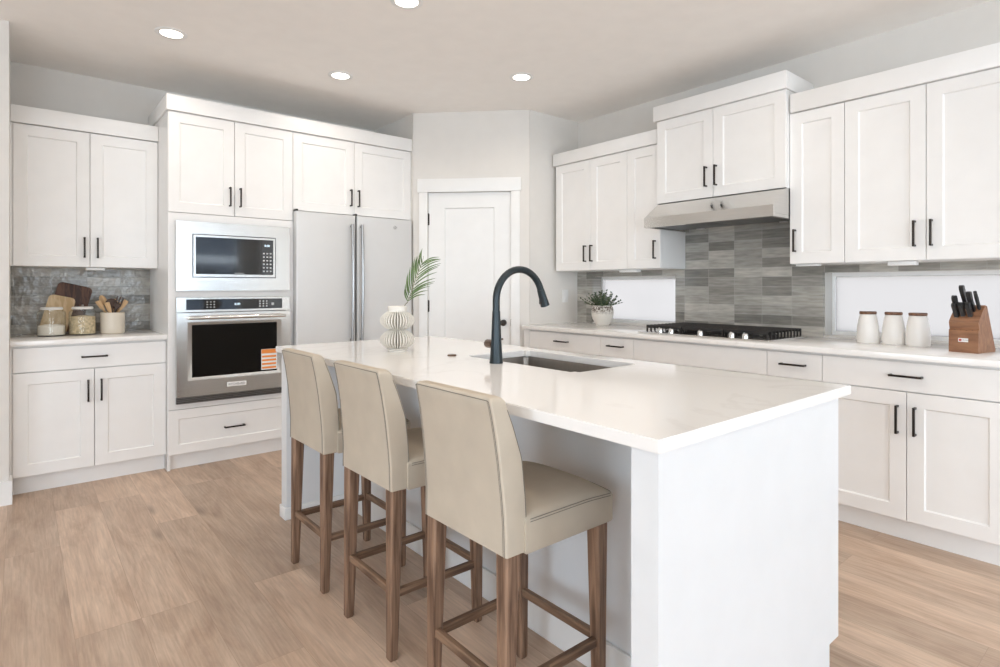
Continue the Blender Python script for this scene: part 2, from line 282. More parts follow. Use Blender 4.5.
# ------------------------------------------------------------------ mesh helpers
class MB:
    def __init__(s): s.v = []; s.f = []; s.m = []; s.mi = 0; s.sm = True
    def add(s, vs, fs):
        o = len(s.v); s.v += [tuple(p) for p in vs]
        for f in fs: s.f.append([i + o for i in f]); s.m.append(s.mi)
        return s
    def box(s, x0, x1, y0, y1, z0, z1, bev=0.0, seg=2, mtx=None):
        x0, x1 = sorted((x0, x1)); y0, y1 = sorted((y0, y1)); z0, z1 = sorted((z0, z1))
        vs = [Vector((x, y, z)) for x in (x0, x1) for y in (y0, y1) for z in (z0, z1)]
        fs = [(0, 1, 3, 2), (4, 6, 7, 5), (0, 4, 5, 1), (2, 3, 7, 6), (0, 2, 6, 4), (1, 5, 7, 3)]
        if bev > 0:
            bm = bmesh.new(); bv = [bm.verts.new(p) for p in vs]
            for f in fs: bm.faces.new([bv[i] for i in f])
            bmesh.ops.bevel(bm, geom=list(bm.edges), offset=bev, segments=seg, affect='EDGES', profile=0.5)
            bm.verts.index_update(); vs = [v.co.copy() for v in bm.verts]; fs = [[v.index for v in f.verts] for f in bm.faces]; bm.free()
        if mtx is not None: vs = [mtx @ v for v in vs]
        return s.add(vs, fs)
    def tube(s, pts, r, seg=12, cap=True, sq=None):
        pts = [Vector(p) for p in pts]; n = len(pts)
        rs = r if isinstance(r, (list, tuple)) else [r] * n
        vs, fs = [], []; prev = None
        for i, p in enumerate(pts):
            d = (pts[min(i + 1, n - 1)] - pts[max(i - 1, 0)]).normalized()
            if prev is None:
                a = Vector((0, 0, 1)) if abs(d.z) < 0.9 else Vector((1, 0, 0))
                u = d.cross(a).normalized()
            else: u = (prev - d * prev.dot(d)).normalized()
            prev = u; v = d.cross(u)
            for k in range(seg):
                t = 2 * PI * k / seg
                vs.append(p + (u * math.cos(t) + v * math.sin(t)) * rs[i])
        for i in range(n - 1):
            for k in range(seg):
                a = i * seg + k; b = i * seg + (k + 1) % seg
                fs.append((a, b, b + seg, a + seg))
        if cap: fs.append(tuple(range(seg - 1, -1, -1))); fs.append(tuple((n - 1) * seg + k for k in range(seg)))
        return s.add(vs, fs)
    def lathe(s, prof, c=(0, 0, 0), seg=32, mod=None, mtx=None):
        vs, fs = [], []; n = len(prof)
        for i, (r, z) in enumerate(prof):
            for k in range(seg):
                t = 2 * PI * k / seg; rr = mod(r, z, t, k) if mod else r
                vs.append(Vector((rr * math.cos(t), rr * math.sin(t), z)))
        for i in range(n - 1):
            for k in range(seg):
                a = i * seg + k; b = i * seg + (k + 1) % seg
                fs.append((a, b, b + seg, a + seg))
        if prof[0][0] > 1e-6: fs.append(tuple(range(seg - 1, -1, -1)))
        if prof[-1][0] > 1e-6: fs.append(tuple((n - 1) * seg + k for k in range(seg)))
        if mtx is not None: vs = [mtx @ v for v in vs]
        vs = [v + Vector(c) for v in vs]
        return s.add(vs, fs)
    def prism(s, poly, a0, a1, axis='y', mtx=None):
        # poly: list of 2D points in the plane across `axis`: y -> (x,z), x -> (y,z), z -> (x,y)
        def P(p, a):
            return Vector((p[0], a, p[1])) if axis == 'y' else Vector((a, p[0], p[1])) if axis == 'x' else Vector((p[0], p[1], a))
        n = len(poly); vs = [P(p, a0) for p in poly] + [P(p, a1) for p in poly]
        fs = [tuple(range(n)), tuple(range(2 * n - 1, n - 1, -1))] + [(i, i + n, (i + 1) % n + n, (i + 1) % n) for i in range(n)]
        if mtx is not None: vs = [mtx @ v for v in vs]
        return s.add(vs, fs)
    def build(s, name, mat, parent=None, angle=35, loc=None, rot=None):
        me = bpy.data.meshes.new(name); me.from_pydata([tuple(v) for v in s.v], [], s.f)
        mats = mat if isinstance(mat, (list, tuple)) else [mat]
        for m_ in mats: me.materials.append(M[m_] if isinstance(m_, str) else m_)
        for p, i in zip(me.polygons, s.m): p.material_index = i
        bm = bmesh.new(); bm.from_mesh(me); bmesh.ops.remove_doubles(bm, verts=bm.verts, dist=1e-6)
        bmesh.ops.recalc_face_normals(bm, faces=bm.faces); bm.to_mesh(me); bm.free()
        for p in me.polygons: p.use_smooth = True
        me.set_sharp_from_angle(angle=math.radians(angle)); me.update()
        o = bpy.data.objects.new(name, me); C.objects.link(o)
        if parent is not None: o.parent = parent
        if loc is not None: o.location = loc
        if rot is not None: o.rotation_euler = rot
        return o

def thing(name, label, cat, loc=(0, 0, 0), rotz=0.0, group=None):
    o = bpy.data.objects.new(name, None); C.objects.link(o); o.empty_display_size = 0.1
    o.location = loc; o.rotation_euler = (0, 0, rotz); o['label'] = label; o['category'] = cat
    if group: o['group'] = group
    return o
def tag(o, label, cat, group=None, kind=None):
    o['label'] = label; o['category'] = cat
    if group: o['group'] = group
    if kind: o['kind'] = kind
    return o
def struct(o, label, cat):
    return tag(o, label, cat, None, 'structure')

def text_obj(name, s, size, mat, parent, loc, rot, extrude=0.0006, align='CENTER'):
    cu = bpy.data.curves.new(name, 'FONT'); cu.body = s; cu.size = size; cu.extrude = extrude
    cu.align_x = align; cu.align_y = 'CENTER'
    tmp = bpy.data.objects.new(name, cu); C.objects.link(tmp)
    dg = bpy.context.evaluated_depsgraph_get(); me = bpy.data.meshes.new_from_object(tmp.evaluated_get(dg))
    bpy.data.objects.remove(tmp); me.materials.clear(); me.materials.append(M[mat])
    o = bpy.data.objects.new(name, me); C.objects.link(o); o.parent = parent; o.location = loc; o.rotation_euler = rot
    return o

# ------------------------------------------------------------------ room shell
struct(MB().box(RX0 - .2, RX1 + .2, RY0 - .2, RY1 + .2, -0.1, 0).build('floor', 'floor'), 'light oak plank floor running the length of the kitchen', 'floor')
struct(MB().box(RX0 - .2, RX1 + .2, RY0 - .2, RY1 + .2, CEIL, CEIL + .12).build('ceiling', 'ceiling'), 'smooth warm grey ceiling', 'ceiling')
def wall_with_openings(name, axis, fixed0, fixed1, a0, a1, opens, z0, z1, label):
    mb = MB()
    def bx(a, b, zz0, zz1):
        if b - a < 1e-4 or zz1 - zz0 < 1e-4: return
        if axis == 'x': mb.box(a, b, fixed0, fixed1, zz0, zz1)
        else: mb.box(fixed0, fixed1, a, b, zz0, zz1)
    cur = a0
    for a, b in sorted(opens):
        bx(cur, a, 0, CEIL); bx(a, b, 0, z0); bx(a, b, z1, CEIL); cur = b
    bx(cur, a1, 0, CEIL)
    return struct(mb.build(name, 'wall'), label, 'wall')
wall_with_openings('wall_north', 'x', RY1, RY1 + .15, RX0, RX1 + .16, [], 0, 0, 'pale grey wall behind the oven and fridge cabinets')
wall_with_openings('wall_east', 'y', RX1, RX1 + .16, RY0 - .15, RY1, [EAST1, EAST2], EZ[0], EZ[1], 'pale grey wall behind the cooktop with two low windows')
wall_with_openings('wall_south', 'x', RY0 - .15, RY0, RX0, RX1, SOUTH, SZ[0], SZ[1], 'pale grey wall with wide windows behind the viewer')
wall_with_openings('wall_west', 'y', RX0 - .15, RX0, RY0 - .15, RY1 + .15, WEST, WZ[0], WZ[1], 'pale grey wall with wide windows on the living side')
struct(MB().box(RX0, -0.048, 4.295, RY1, 0, CEIL).build('wall_left', 'wall'), 'pale wall end left of the small cabinet run', 'wall')
struct(MB().prism([(RX0, 4.281), (-0.034, 4.281), (-0.034, 4.4085), (-0.0475, 4.4085), (-0.0475, 4.2945), (RX0, 4.2945)], 0, .135, 'z').build('baseboard_left', 'trim'), 'white baseboard at the foot of the wall end at the left', 'baseboard')
# big windows the viewer cannot see: frames and clear panes
def big_window(n, axis, fixed, a, b, z0, z1, label):
    root = bpy.data.objects.new('window_%d' % n, None); C.objects.link(root); struct(root, label, 'window')
    f = MB(); g = MB(); t = .06
    def bx(mb, p, q, zz0, zz1, d0, d1):
        if axis == 'x': mb.box(p, q, fixed + d0, fixed + d1, zz0, zz1)
        else: mb.box(fixed + d0, fixed + d1, p, q, zz0, zz1)
    mid = (a + b) / 2
    for p, q, zz0, zz1 in ((a, b, z0, z0 + t), (a, b, z1 - t, z1), (a, a + t, z0 + t, z1 - t), (b - t, b, z0 + t, z1 - t), (mid - t / 2, mid + t / 2, z0 + t, z1 - t)):
        bx(f, p, q, zz0, zz1, 0, .05)
    bx(g, a + t, b - t, z0 + t, z1 - t, .02, .026)
    f.build('window_frame', 'trim', root); g.build('glass', 'window_glass', root)
k = 3
for a, b in SOUTH: big_window(k, 'x', RY0 - .11, a, b, *SZ, 'wide white framed window behind the viewer, number %s along the south wall' % ('one' if k == 3 else 'two')); k += 1
for a, b in WEST: big_window(k, 'y', RX0 - .11, a, b, *WZ, 'wide white framed window on the living side, %s' % ('near the corner' if k == 5 else 'nearer the cabinets')); k += 1
# the house next door, seen only as a reflection in the microwave glass
r_ = bpy.data.objects.new('exterior_house', None); C.objects.link(r_); struct(r_, 'dark blue sided neighbouring house with white trim beyond the wide windows', 'house')
r_.location = (0, -12.5, 0)
MB().box(3.3, 8.5, -4, 0, 0, 2.05).build('lower_wall', 'siding', r_)
MB().prism([(3.3, 2.30), (8.5, 2.30), (8.5, 3.5), (5.6, 3.5), (3.3, 2.75)], -4, 0, 'y').build('gable_wall', 'siding', r_)
MB().box(3.2, 8.6, -4, .12, 2.052, 2.298).build('white_band', 'trim', r_)
MB().prism([(3.0, 2.66), (5.7, 3.52), (8.6, 3.52), (8.6, 3.75), (5.6, 3.75), (3.0, 2.92)], -4.2, .25, 'y').build('roof_fascia', 'trim', r_)
for a in (4.0, 5.6): MB().box(a, a + 1.1, .0, .05, .9, 1.85).build('house_window', 'black_glass', r_)
# two low frosted windows in the east wall
def low_window(n, a, b, label):
    root = bpy.data.objects.new('window_%d' % n, None); C.objects.link(root); struct(root, label, 'window')
    z0, z1 = EZ; x0, x1 = 4.045, 4.085; t = .024; f = MB()
    for p, q, zz0, zz1 in ((a, b, z0, z0 + t), (a, b, z1 - t, z1), (a, a + t, z0 + t, z1 - t), (b - t, b, z0 + t, z1 - t)): f.box(x0, x1, p, q, zz0, zz1)
    f.build('window_frame', 'trim', root)
    MB().box(x0 + .018, x0 + .022, a + t, b - t, z0 + t, z1 - t).build('frosted_pane', 'frosted', root)
low_window(1, *EAST1, 'low frosted window behind the potted plant')
low_window(2, *EAST2, 'low frosted window behind the white canisters and knife block')

# pantry box with diagonal door
PA, PB = Vector((2.62, 4.32, 0)), Vector((3.32, 3.60, 0)); PL = (PB - PA).length; pang = math.atan2(PB.y - PA.y, PB.x - PA.x)
PM = Matrix.Translation(PA) @ Matrix.Rotation(pang, 4, 'Z')    # local x along the diagonal, +y behind it
d0, d1, dz = 0.128, 0.850, 2.050
mb = MB(); mb.box(0, d0, 0, .11, 0, CEIL, mtx=PM); mb.box(d1, PL, 0, .11, 0, CEIL, mtx=PM); mb.box(d0, d1, 0, .11, dz, CEIL, mtx=PM)
struct(mb.build('wall_diagonal', 'wall'), 'short diagonal wall holding the pantry door', 'wall')
struct(MB().box(2.62, 2.73, 4.325, RY1, 0, CEIL).build('wall_pantry_left', 'wall'), 'pantry side wall beside the fridge cabinet', 'wall')
struct(MB().box(3.325, RX1, 3.60, 3.71, 0, CEIL).build('wall_pantry_right', 'wall'), 'narrow pantry wall with an outlet beside the counter', 'wall')
c = .018
mb = MB(); mb.box(d0 - .075, d0, -c, 0, 0, dz, .002, mtx=PM); mb.box(d1, d1 + .075, -c, 0, 0, dz, .002, mtx=PM); mb.box(d0 - .088, d1 + .088, -c - .006, 0, dz, dz + .115, .003, mtx=PM)
struct(mb.build('trim_1', 'trim'), 'white square cut casing around the pantry door', 'door casing')
door = bpy.data.objects.new('door_1', None); C.objects.link(door); struct(door, 'white single panel pantry door with black hinges', 'door')
door.location = PM @ Vector((0, 0, 0)); door.rotation_euler = (0, 0, pang)
def shaker(mb, x0, x1, z0, z1, y0=0.0, th=0.02, rail=0.068, rec=0.009, lip=0.006, top=None, mtx=None):
    """panelled slab: front face at y0, sunken centre with a sloped inner edge"""
    top = top or rail
    a = [(x0, z0), (x1, z0), (x1, z1), (x0, z1)]
    b = [(x0 + rail, z0 + top), (x1 - rail, z0 + top), (x1 - rail, z1 - top), (x0 + rail, z1 - top)]
    c_ = [(x0 + rail + lip, z0 + top + lip), (x1 - rail - lip, z0 + top + lip), (x1 - rail - lip, z1 - top - lip), (x0 + rail + lip, z1 - top - lip)]
    e = .0012
    ae = [(x0 + e, z0 + e), (x1 - e, z0 + e), (x1 - e, z1 - e), (x0 + e, z1 - e)]
    rings = [([(p, y0 + th, q) for p, q in a]), ([(p, y0 + e, q) for p, q in a]), ([(p, y0, q) for p, q in ae]), ([(p, y0, q) for p, q in b]), ([(p, y0 + rec, q) for p, q in c_])]
    vs = [Vector(v) for r in rings for v in r]; fs = []
    for i in range(len(rings) - 1):
        for k in range(4):
            p, q = i * 4 + k, i * 4 + (k + 1) % 4; fs.append((p, q, q + 4, p + 4))
    fs.append((0, 3, 2, 1)); n = (len(rings) - 1) * 4; fs.append((n, n + 1, n + 2, n + 3))
    if mtx is not None: vs = [mtx @ v for v in vs]
    mb.add(vs, fs)
mb = MB(); shaker(mb, d0 + .0015, d1 - .002, .01, dz - .002, y0=.012, th=.035, rail=.142, rec=.010, lip=.008, top=.13)
mb.build('door_slab', 'trim', door)
for z in (1.82, 1.07, .25):
    mb = MB(); mb.tube([(d0 + .002, .004, z - .052), (d0 + .002, .004, z + .052)], .0065, 10); mb.box(d0 + .001, d0 + .012, .009, .0125, z - .048, z + .048)
    mb.build('hinge', 'bronze', door)
mb = MB(); R = Matrix.Rotation(PI / 2, 4, 'X')
mb.lathe([(.0001, 0), (.026, 0), (.026, .007), (.011, .010), (.010, .026), (.022, .032), (.0275, .043), (.024, .055), (.0001, .060)], seg=24, mtx=Matrix.Translation((d1 - .064, .012, .93)) @ R)
mb.build('knob', 'bronze', door)
mb = MB(); mb.box(d1 - .0045, d1 - .001, .010, .016, .90, .96); mb.build('strike_plate', 'bronze', door)

# backsplash tile
ZC = .914
t = MB(); xt = RX1 - .010
t.box(xt, RX1, 3.428, 3.60, ZC, 1.373); t.box(xt, RX1, 2.572, 3.428, 1.325, 1.373); t.box(xt, RX1, 1.50, 2.572, ZC, 1.373)
t.box(xt, RX1, 1.569, 2.486, 1.373, 1.834); t.box(xt, RX1, -.30, 1.50, 1.325, 1.373); t.box(xt, RX1, -.30, .0, ZC, .925)
t.box(RX1, 4.045, 3.420, 3.428, .925, 1.325); t.box(RX1, 4.045, 1.492, 1.50, .925, 1.325)
t.box(RX1, 4.045, 2.572, 2.580, .925, 1.325)
struct(t.build('wall_tile_east', 'tile_y'), 'grey stacked tile backsplash behind the cooktop and around the low windows', 'backsplash')
struct(MB().box(-.048, .756, RY1 - .010, RY1, ZC, 1.372).build('wall_tile_north', 'tile_x'), 'glossy grey tile backsplash behind the jars and cutting boards', 'backsplash')

# ------------------------------------------------------------------ cabinets
G = .0016
def bar_pull(parent, x, z, length=.136, vertical=True, y=0.0):
    mb = MB(); h = length / 2; r = .0052; st = .030
    if vertical:
        mb.box(x - r, x + r, y - st - r, y - st + r, z - h, z + h, .0018)
        for s in (-1, 1): mb.box(x - r * .9, x + r * .9, y - st, y, z + s * (h - r) - r * .9, z + s * (h - r) + r * .9)
    else:
        mb.box(x - h, x + h, y - st - r, y - st + r, z - r, z + r, .0018)
        for s in (-1, 1): mb.box(x + s * (h - r) - r * .9, x + s * (h - r) + r * .9, y - st, y, z - r * .9, z + r * .9)
    return mb.build('handle', 'bronze', parent)
def front(root, kind, x0, x1, z0, z1, pull=None):
    """kind: door / drawer (flat) / panel_drawer; pull: ('v', x, zc) or ('h', x, zc)"""
    mb = MB()
    if kind == 'drawer': mb.box(x0 + G, x1 - G, 0, .02, z0 + G, z1 - G, .0015, 1)
    elif kind == 'panel_drawer': shaker(mb, x0 + G, x1 - G, z0 + G, z1 - G, rail=.062)
    else: shaker(mb, x0 + G, x1 - G, z0 + G, z1 - G)
    o = mb.build('drawer' if 'drawer' in kind else 'door', 'cabinet', root)
    if pull: bar_pull(o, pull[1], pull[2], vertical=pull[0] == 'v')
    return o
def carcass(root, wd, z0, z1, depth, toe=True, name='carcass'):
    mb = MB()
    mb.box(.0005, wd - .0005, .0225, depth, z0, z1)
    mb.build(name, 'cabinet', root)
    if toe: MB().box(.0005, wd - .0005, .062, .078, 0.0, z0 - .001).build('toe_kick', 'cabinet', root)
NORTH, EAST = 0.0, -PI / 2
TOP = .884

# small base cabinet left
r = thing('base_cabinet', 'white base cabinet with one wide drawer over two doors, below the jars', 'cabinet', (-.040, 4.41, 0))
wl = .794
mb = MB(); mb.box(.0, wl, .0225, .638, .11, TOP - .001); mb.box(-.0075, .003, .002, .0225, .11, TOP - .001); mb.build('carcass', 'cabinet', r)
MB().box(-.007, wl, .062, .078, 0, .109).build('toe_kick', 'cabinet', r)
front(r, 'drawer', .004, wl, .727, .872, ('h', .399, .800))
front(r, 'door', .004, .399, .11, .724, ('v', .366, .588)); front(r, 'door', .399, wl, .11, .724, ('v', .434, .588))
tag(MB().box(-.047, .7555, 4.385, RY1, TOP, ZC, .0025).build('countertop', 'quartz'), 'white quartz countertop under the glass jars, left of the oven', 'countertop')
# wall cabinet left
r = thing('wall_cabinet', 'white two door wall cabinet left of the oven, above the jars', 'cabinet', (-.040, 4.71, 0), group=None)
carcass(r, wl, 1.366, 2.30, .338, toe=False)
MB().box(-.0075, .003, .002, .0225, 1.366, 2.264).build('filler', 'cabinet', r)
front(r, 'door', .004, .399, 1.366, 2.262, ('v', .368, 1.495)); front(r, 'door', .399, wl, 1.366, 2.262, ('v', .440, 1.495))
tag(MB().box(-.047, .7555, 4.690, 5.049, 2.264 + .001, 2.370, .002).build('crown_board', 'cabinet'), 'flat white crown board on the small wall cabinet at the left', 'crown board') if False else None
MB().box(-.006, wl + .0005, -.020, .0215, 2.265, 2.370, .002).build('crown', 'cabinet', r)
tag(MB().box(.34, .445, 4.74, 4.80, 1.346, 1.3645, .003).build('under_cabinet_box', 'white_plastic'), 'small white box fixed beneath the left wall cabinet above the jars', 'power box')

# tall oven cabinet
X0, YT = .756, 4.36; wo_ = 1.589 - X0
r = thing('oven_cabinet', 'tall white cabinet holding the microwave and the wall oven', 'cabinet', (X0, YT, 0))
dp = RY1 - YT - .001
mb = MB()
mb.box(0, .018, .0215, dp, .0, 2.412); mb.box(wo_ - .018, wo_, .0215, dp, .0, 2.412)        # sides
mb.box(.018, wo_ - .018, dp - .012, dp, .11, 2.412); mb.box(.018, wo_ - .018, .0225, dp - .012, 2.38, 2.412)
mb.box(0.0, .052, 0, .0215, .410, 1.733); mb.box(wo_ - .045, wo_, 0, .0215, .410, 1.733)    # stiles
mb.box(.052, wo_ - .045, 0, .0215, 1.672, 1.733); mb.box(.052, wo_ - .045, 0, .0215, 1.164, 1.212); mb.box(.052, wo_ - .045, 0, .0215, .410, .447)
mb.box(.018, wo_ - .018, .0225, dp - .012, 1.70, 1.72); mb.box(.018, wo_ - .018, .0225, dp - .012, 1.176, 1.198); mb.box(.018, wo_ - .018, .0225, dp - .012, .420, .438)
mb.box(.018, wo_ - .018, .0225, dp - .012, .10, .118)
mb.build('carcass', 'cabinet', r)
MB().box(.0, wo_, .055, .0750, 0, .10).build('toe_kick', 'cabinet', r)
m_ = .417
front(r, 'door', .0, m_, 1.735, 2.411, ('v', m_ - .033, 1.870)); front(r, 'door', m_, wo_, 1.735, 2.411, ('v', m_ + .036, 1.870))
front(r, 'panel_drawer', .0, wo_, .106, .408, ('h', .414, .249))
# cabinet above fridge (with side panels down to the floor)
XF, XG = 1.589, 2.6195
r = thing('fridge_cabinet', 'white two door cabinet above the fridge with full height end panel', 'cabinet', (XF, YT, 0))
wf = XG - XF
mb = MB(); mb.box(.0005, wf, .0225, dp, 1.840, 2.412); mb.box(wf - .0185, wf, .0005, dp, .0, 1.816); mb.build('carcass', 'cabinet', r)
front(r, 'door', .0, .500, 1.8165, 2.411, ('v', .465, 1.953)); front(r, 'door', .500, wf, 1.8165, 2.411, ('v', .532, 1.953))
cr = thing('crown_board', 'long flat white crown board over the oven and fridge cabinets', 'crown board', (0, 0, 0))
MB().box(X0 - .012, XG, YT - .020, YT + .0215, 2.413, 2.518, .002).build('fascia', 'cabinet', cr)
MB().box(X0 - .012, X0, YT + .0215, RY1 - .002, 2.413, 2.518, .002).build('side_return', 'cabinet', cr)

# east run: base cabinets
XE = 3.262; DE = RX1 - XE - .001
def east_unit(label, yl, yr, fronts, name='base_cabinet', z0=.11, z1=TOP - .001, x=XE, depth=None, toe=True, group=None):
    r = thing(name, label, 'cabinet', (x, yl, 0), EAST, group)
    carcass(r, yl - yr, z0, z1, (RX1 - x - .001) if depth is None else depth, toe)
    for f in fronts: front(r, *f)
    return r
Y0, Y1, Y2, Y3, Y4, Y5, Y6 = 3.535, 2.773, 2.473, 1.546, 1.253, .497, -.265
DT, DB = .731, .872
wdt = Y0 - Y1
tag(MB().box(XE + .001, XE + .02, Y0 + .0005, 3.5995, .11, TOP - .001).build('filler_strip', 'cabinet'), 'narrow white filler strip between base cabinets and pantry wall', 'filler strip')
east_unit('white base cabinet with one wide drawer, under the potted plant by the pantry wall', Y0, Y1, [('drawer', 0, wdt, DT, DB, ('h', wdt / 2, .808)), ('door', 0, wdt / 2, .11, DT - .002, ('v', wdt / 2 - .036, .595)), ('door', wdt / 2, wdt, .11, DT - .002, ('v', wdt / 2 + .036, .595))])
wd = Y1 - Y2
east_unit('narrow white base cabinet with a drawer, left of the cooktop cabinet', Y1, Y2, [('drawer', 0, wd, DT, DB, ('h', wd / 2, .812)), ('door', 0, wd, .11, DT - .002, ('v', wd - .036, .595))])
wd = Y2 - Y3
east_unit('white base cabinet with a plain handleless top panel directly below the cooktop', Y2, Y3, [('drawer', 0, wd, DT, DB), ('panel_drawer', 0, wd, .42, DT - .002, ('h', wd / 2, .60)), ('panel_drawer', 0, wd, .11, .418, ('h', wd / 2, .27))])
wd = Y3 - Y4
east_unit('narrow white base cabinet with a drawer, right of the cooktop cabinet', Y3, Y4, [('drawer', 0, wd, DT, DB, ('h', wd / 2, .808)), ('door', 0, wd, .11, DT - .002, ('v', .036, .595))])
wd = Y4 - Y5
east_unit('white base cabinet with wide drawer over two panelled doors, below the canisters', Y4, Y5, [('drawer', 0, wd, DT, DB, ('h', wd / 2, .806)), ('door', 0, wd / 2, .11, DT - .002, ('v', wd / 2 - .036, .595)), ('door', wd / 2, wd, .11, DT - .002, ('v', wd / 2 + .036, .595))])
tag(MB().box(3.235, 3.919, Y5 - .002, 3.5995, TOP, ZC, .0025).build('countertop', 'quartz'), 'long white quartz countertop under the cooktop, plant and canisters', 'countertop')

# east wall cabinets
XU = 3.60; UB, UT = 1.372, 2.285
U0, U1, U2, U3 = 3.560, 3.167, 2.791, 2.4875
def wall_unit(label, yl, yr, fronts, x=XU, zb=UB, zt=UT, group=None):
    return east_unit(label, yl, yr, fronts, 'wall_cabinet', zb, zt + .03, x, None, False, group)
wall_unit('white two door wall cabinet nearest the pantry wall, above the plant', U0, U2, [('door', 0, U0 - U1, UB, UT, ('v', U0 - U1 - .045, 1.510)), ('door', U0 - U1, U0 - U2, UB, UT, ('v', U0 - U1 + .024, 1.510))])
wall_unit('narrow one door wall cabinet immediately left of the range hood', U2, U3, [('door', 0, U2 - U3, UB, UT, ('v', U2 - 2.531, 1.510))])
H0, H1 = 2.4865, 1.5685
XH = 3.553
hw = H0 - H1
hc = wall_unit('deeper raised white wall cabinet with two doors directly above the range hood', H0, H1, [('door', 0, H0 - 2.046, 1.834, 2.430, ('v', H0 - 2.092, 1.975)), ('door', H0 - 2.046, hw, 1.834, 2.430, ('v', H0 - 2.020, 1.975))], x=XH, zb=1.834, zt=2.40)
mb = MB(); mb.box(-.018, hw + .010, -.020, .0215, 2.4315, 2.538, .002); mb.box(-.018, -.0005, .0215, .375, 2.4315, 2.538, .002); mb.box(hw + .0005, hw + .010, .0215, .375, 2.4315, 2.538, .002)
mb.build('crown', 'cabinet', hc)
V0, V1, V2, V3 = 1.5675, 1.264, .880, .497
wall_unit('narrow one door wall cabinet immediately right of the range hood', V0, V1, [('door', 0, V0 - V1, UB, UT, ('v', .034, 1.512))])
wall_unit('white two door wall cabinet above the canisters and knife block', V1, V3, [('door', 0, V1 - V2, UB, UT, ('v', V1 - V2 - .048, 1.512)), ('door', V1 - V2, V1 - V3, UB, UT, ('v', V1 - .855, 1.512))])
tag(MB().box(XU - .020, XU + .0215, U3 + .018, 3.575, 2.287, 2.390, .002).build('crown_board', 'cabinet'), 'flat white crown board on the wall cabinets left of the hood', 'crown board')
tag(MB().box(XU - .020, XU + .0215, V3, V0 - .0115, 2.287, 2.397, .002).build('crown_board', 'cabinet'), 'flat white crown board on the wall cabinets right of the hood', 'crown board')
for (a, b), l in (((2.727, 2.89), 'small white box beneath the wall cabinets above the potted plant'), ((.934, 1.062), 'small white box beneath the wall cabinets above the canisters'), ((1.42, 1.545), 'small white box beneath the wall cabinet just right of the hood')):
    tag(MB().box(3.63, 3.69, a, b, 1.349 if b != 1.545 else 1.359, UB - .001, .003).build('under_cabinet_box', 'white_plastic'), l, 'power box')

# outlet on the pantry wall
r = thing('wall_outlet', 'white outlet plate on the narrow wall beside the plant counter', 'outlet', (3.757, 3.60, 1.155))
MB().box(-.037, .037, -.006, 0, -.058, .058, .002).build('plate', 'white_plastic', r)
for z in (-.022, .022): MB().box(-.017, .017, -.0085, -.006, z - .015, z + .015, .001).build('socket', 'white_plastic', r)

# ------------------------------------------------------------------ range hood
r = thing('range_hood', 'stainless steel under cabinet range hood above the cooktop', 'range hood', (3.387, 2.476, 1.650), EAST)
hL = .907; dpt = RX1 - .012 - 3.387
mb = MB()
mb.prism([(0, 0), (.0, .068), (.170, .183), (dpt, .183), (dpt, .02), (.03, .02), (.03, 0)], 0, hL, 'x')
mb.build('shell', 'steel', r, angle=25)
mb = MB()
for i in range(2):
    a = .03 + i * (hL - .06) / 2; b = a + (hL - .06) / 2 - .01
    MB().box(a, b, .06, .40, .008, .0195, .002).build('filter', 'hood_mesh', r)
for a in (.001, hL - .023): MB().box(a, a + .022, .0305, dpt, .0, .0195).build('bottom_rail', 'steel', r)
for x in (.15, hL - .15): MB().lathe([(.0001, 0), (.03, 0), (.03, .008), (.0001, .008)], (x, .48, .0115), 20).build('hood_light', 'white_plastic', r)
for x in (.490, .556):
    MB().tube([(x, .050, .100), (x, .043, .110)], .006, 10).build('button', 'black', r)

# ------------------------------------------------------------------ appliances
# microwave: local origin at cabinet face, x from .799
r = thing('microwave', 'built in stainless microwave above the wall oven', 'microwave', (.7995, YT, 1.208))
W, Hh = .757, .471
mb = MB(); x0, x1, z0, z1 = .098, .655, .090, .388       # inner door area
for a in ((0, x0, 0, Hh), (x1, W, 0, Hh), (x0, x1, 0, z0), (x0, x1, z1, Hh)): mb.box(a[0], a[1], -.022, -.001, a[2], a[3])
mb.build('trim_kit', 'steel', r)
MB().box(x0 - .012, x1 + .012, .026, .42, z0 - .03, z1 + .03).build('body', 'steel_dark', r)
MB().box(x0 + .001, x1 - .001, -.016, .02, z0 + .001, z1 - .001).build('door_gasket', 'black', r)
mb = MB(); i = .006; o_ = .020
for a in ((x0 + i, x0 + o_, z0 + i, z1 - i), (x1 - o_, x1 - i, z0 + i, z1 - i), (x0 + o_, x1 - o_, z0 + i, z0 + o_ + .004), (x0 + o_, x1 - o_, z1 - o_, z1 - i)): mb.box(a[0], a[1], -.026, -.0162, a[2], a[3])
mb.build('door_frame', 'steel', r)
g = MB().box(x0 + o_ + .0005, x1 - o_ - .087, -.022, -.0162, z0 + o_ + .0045, z1 - o_ - .0005).build('door_glass', 'black_glass', r)
pn = MB().box(x1 - o_ - .085, x1 - o_ - .0005, -.022, -.0162, z0 + o_ + .0045, z1 - o_ - .0005).build('control_panel', 'black_glass', r)
text_obj('clock_digits', '8:00', .022, 'digits', pn, (x1 - o_ - .043, -.0222, z1 - .062), (PI / 2, 0, 0))
mb = MB()
for cx in range(3):
    for rz in range(6): mb.box(x1 - o_ - .072 + cx * .024, x1 - o_ - .060 + cx * .024, -.0226, -.0221, z0 + .045 + rz * .026, z0 + .055 + rz * .026)
mb.build('keypad', 'lettering', pn)
text_obj('lettering', 'KITCHENAID', .011, 'lettering', r, (.40, -.0222, z0 + .032), (PI / 2, 0, 0))

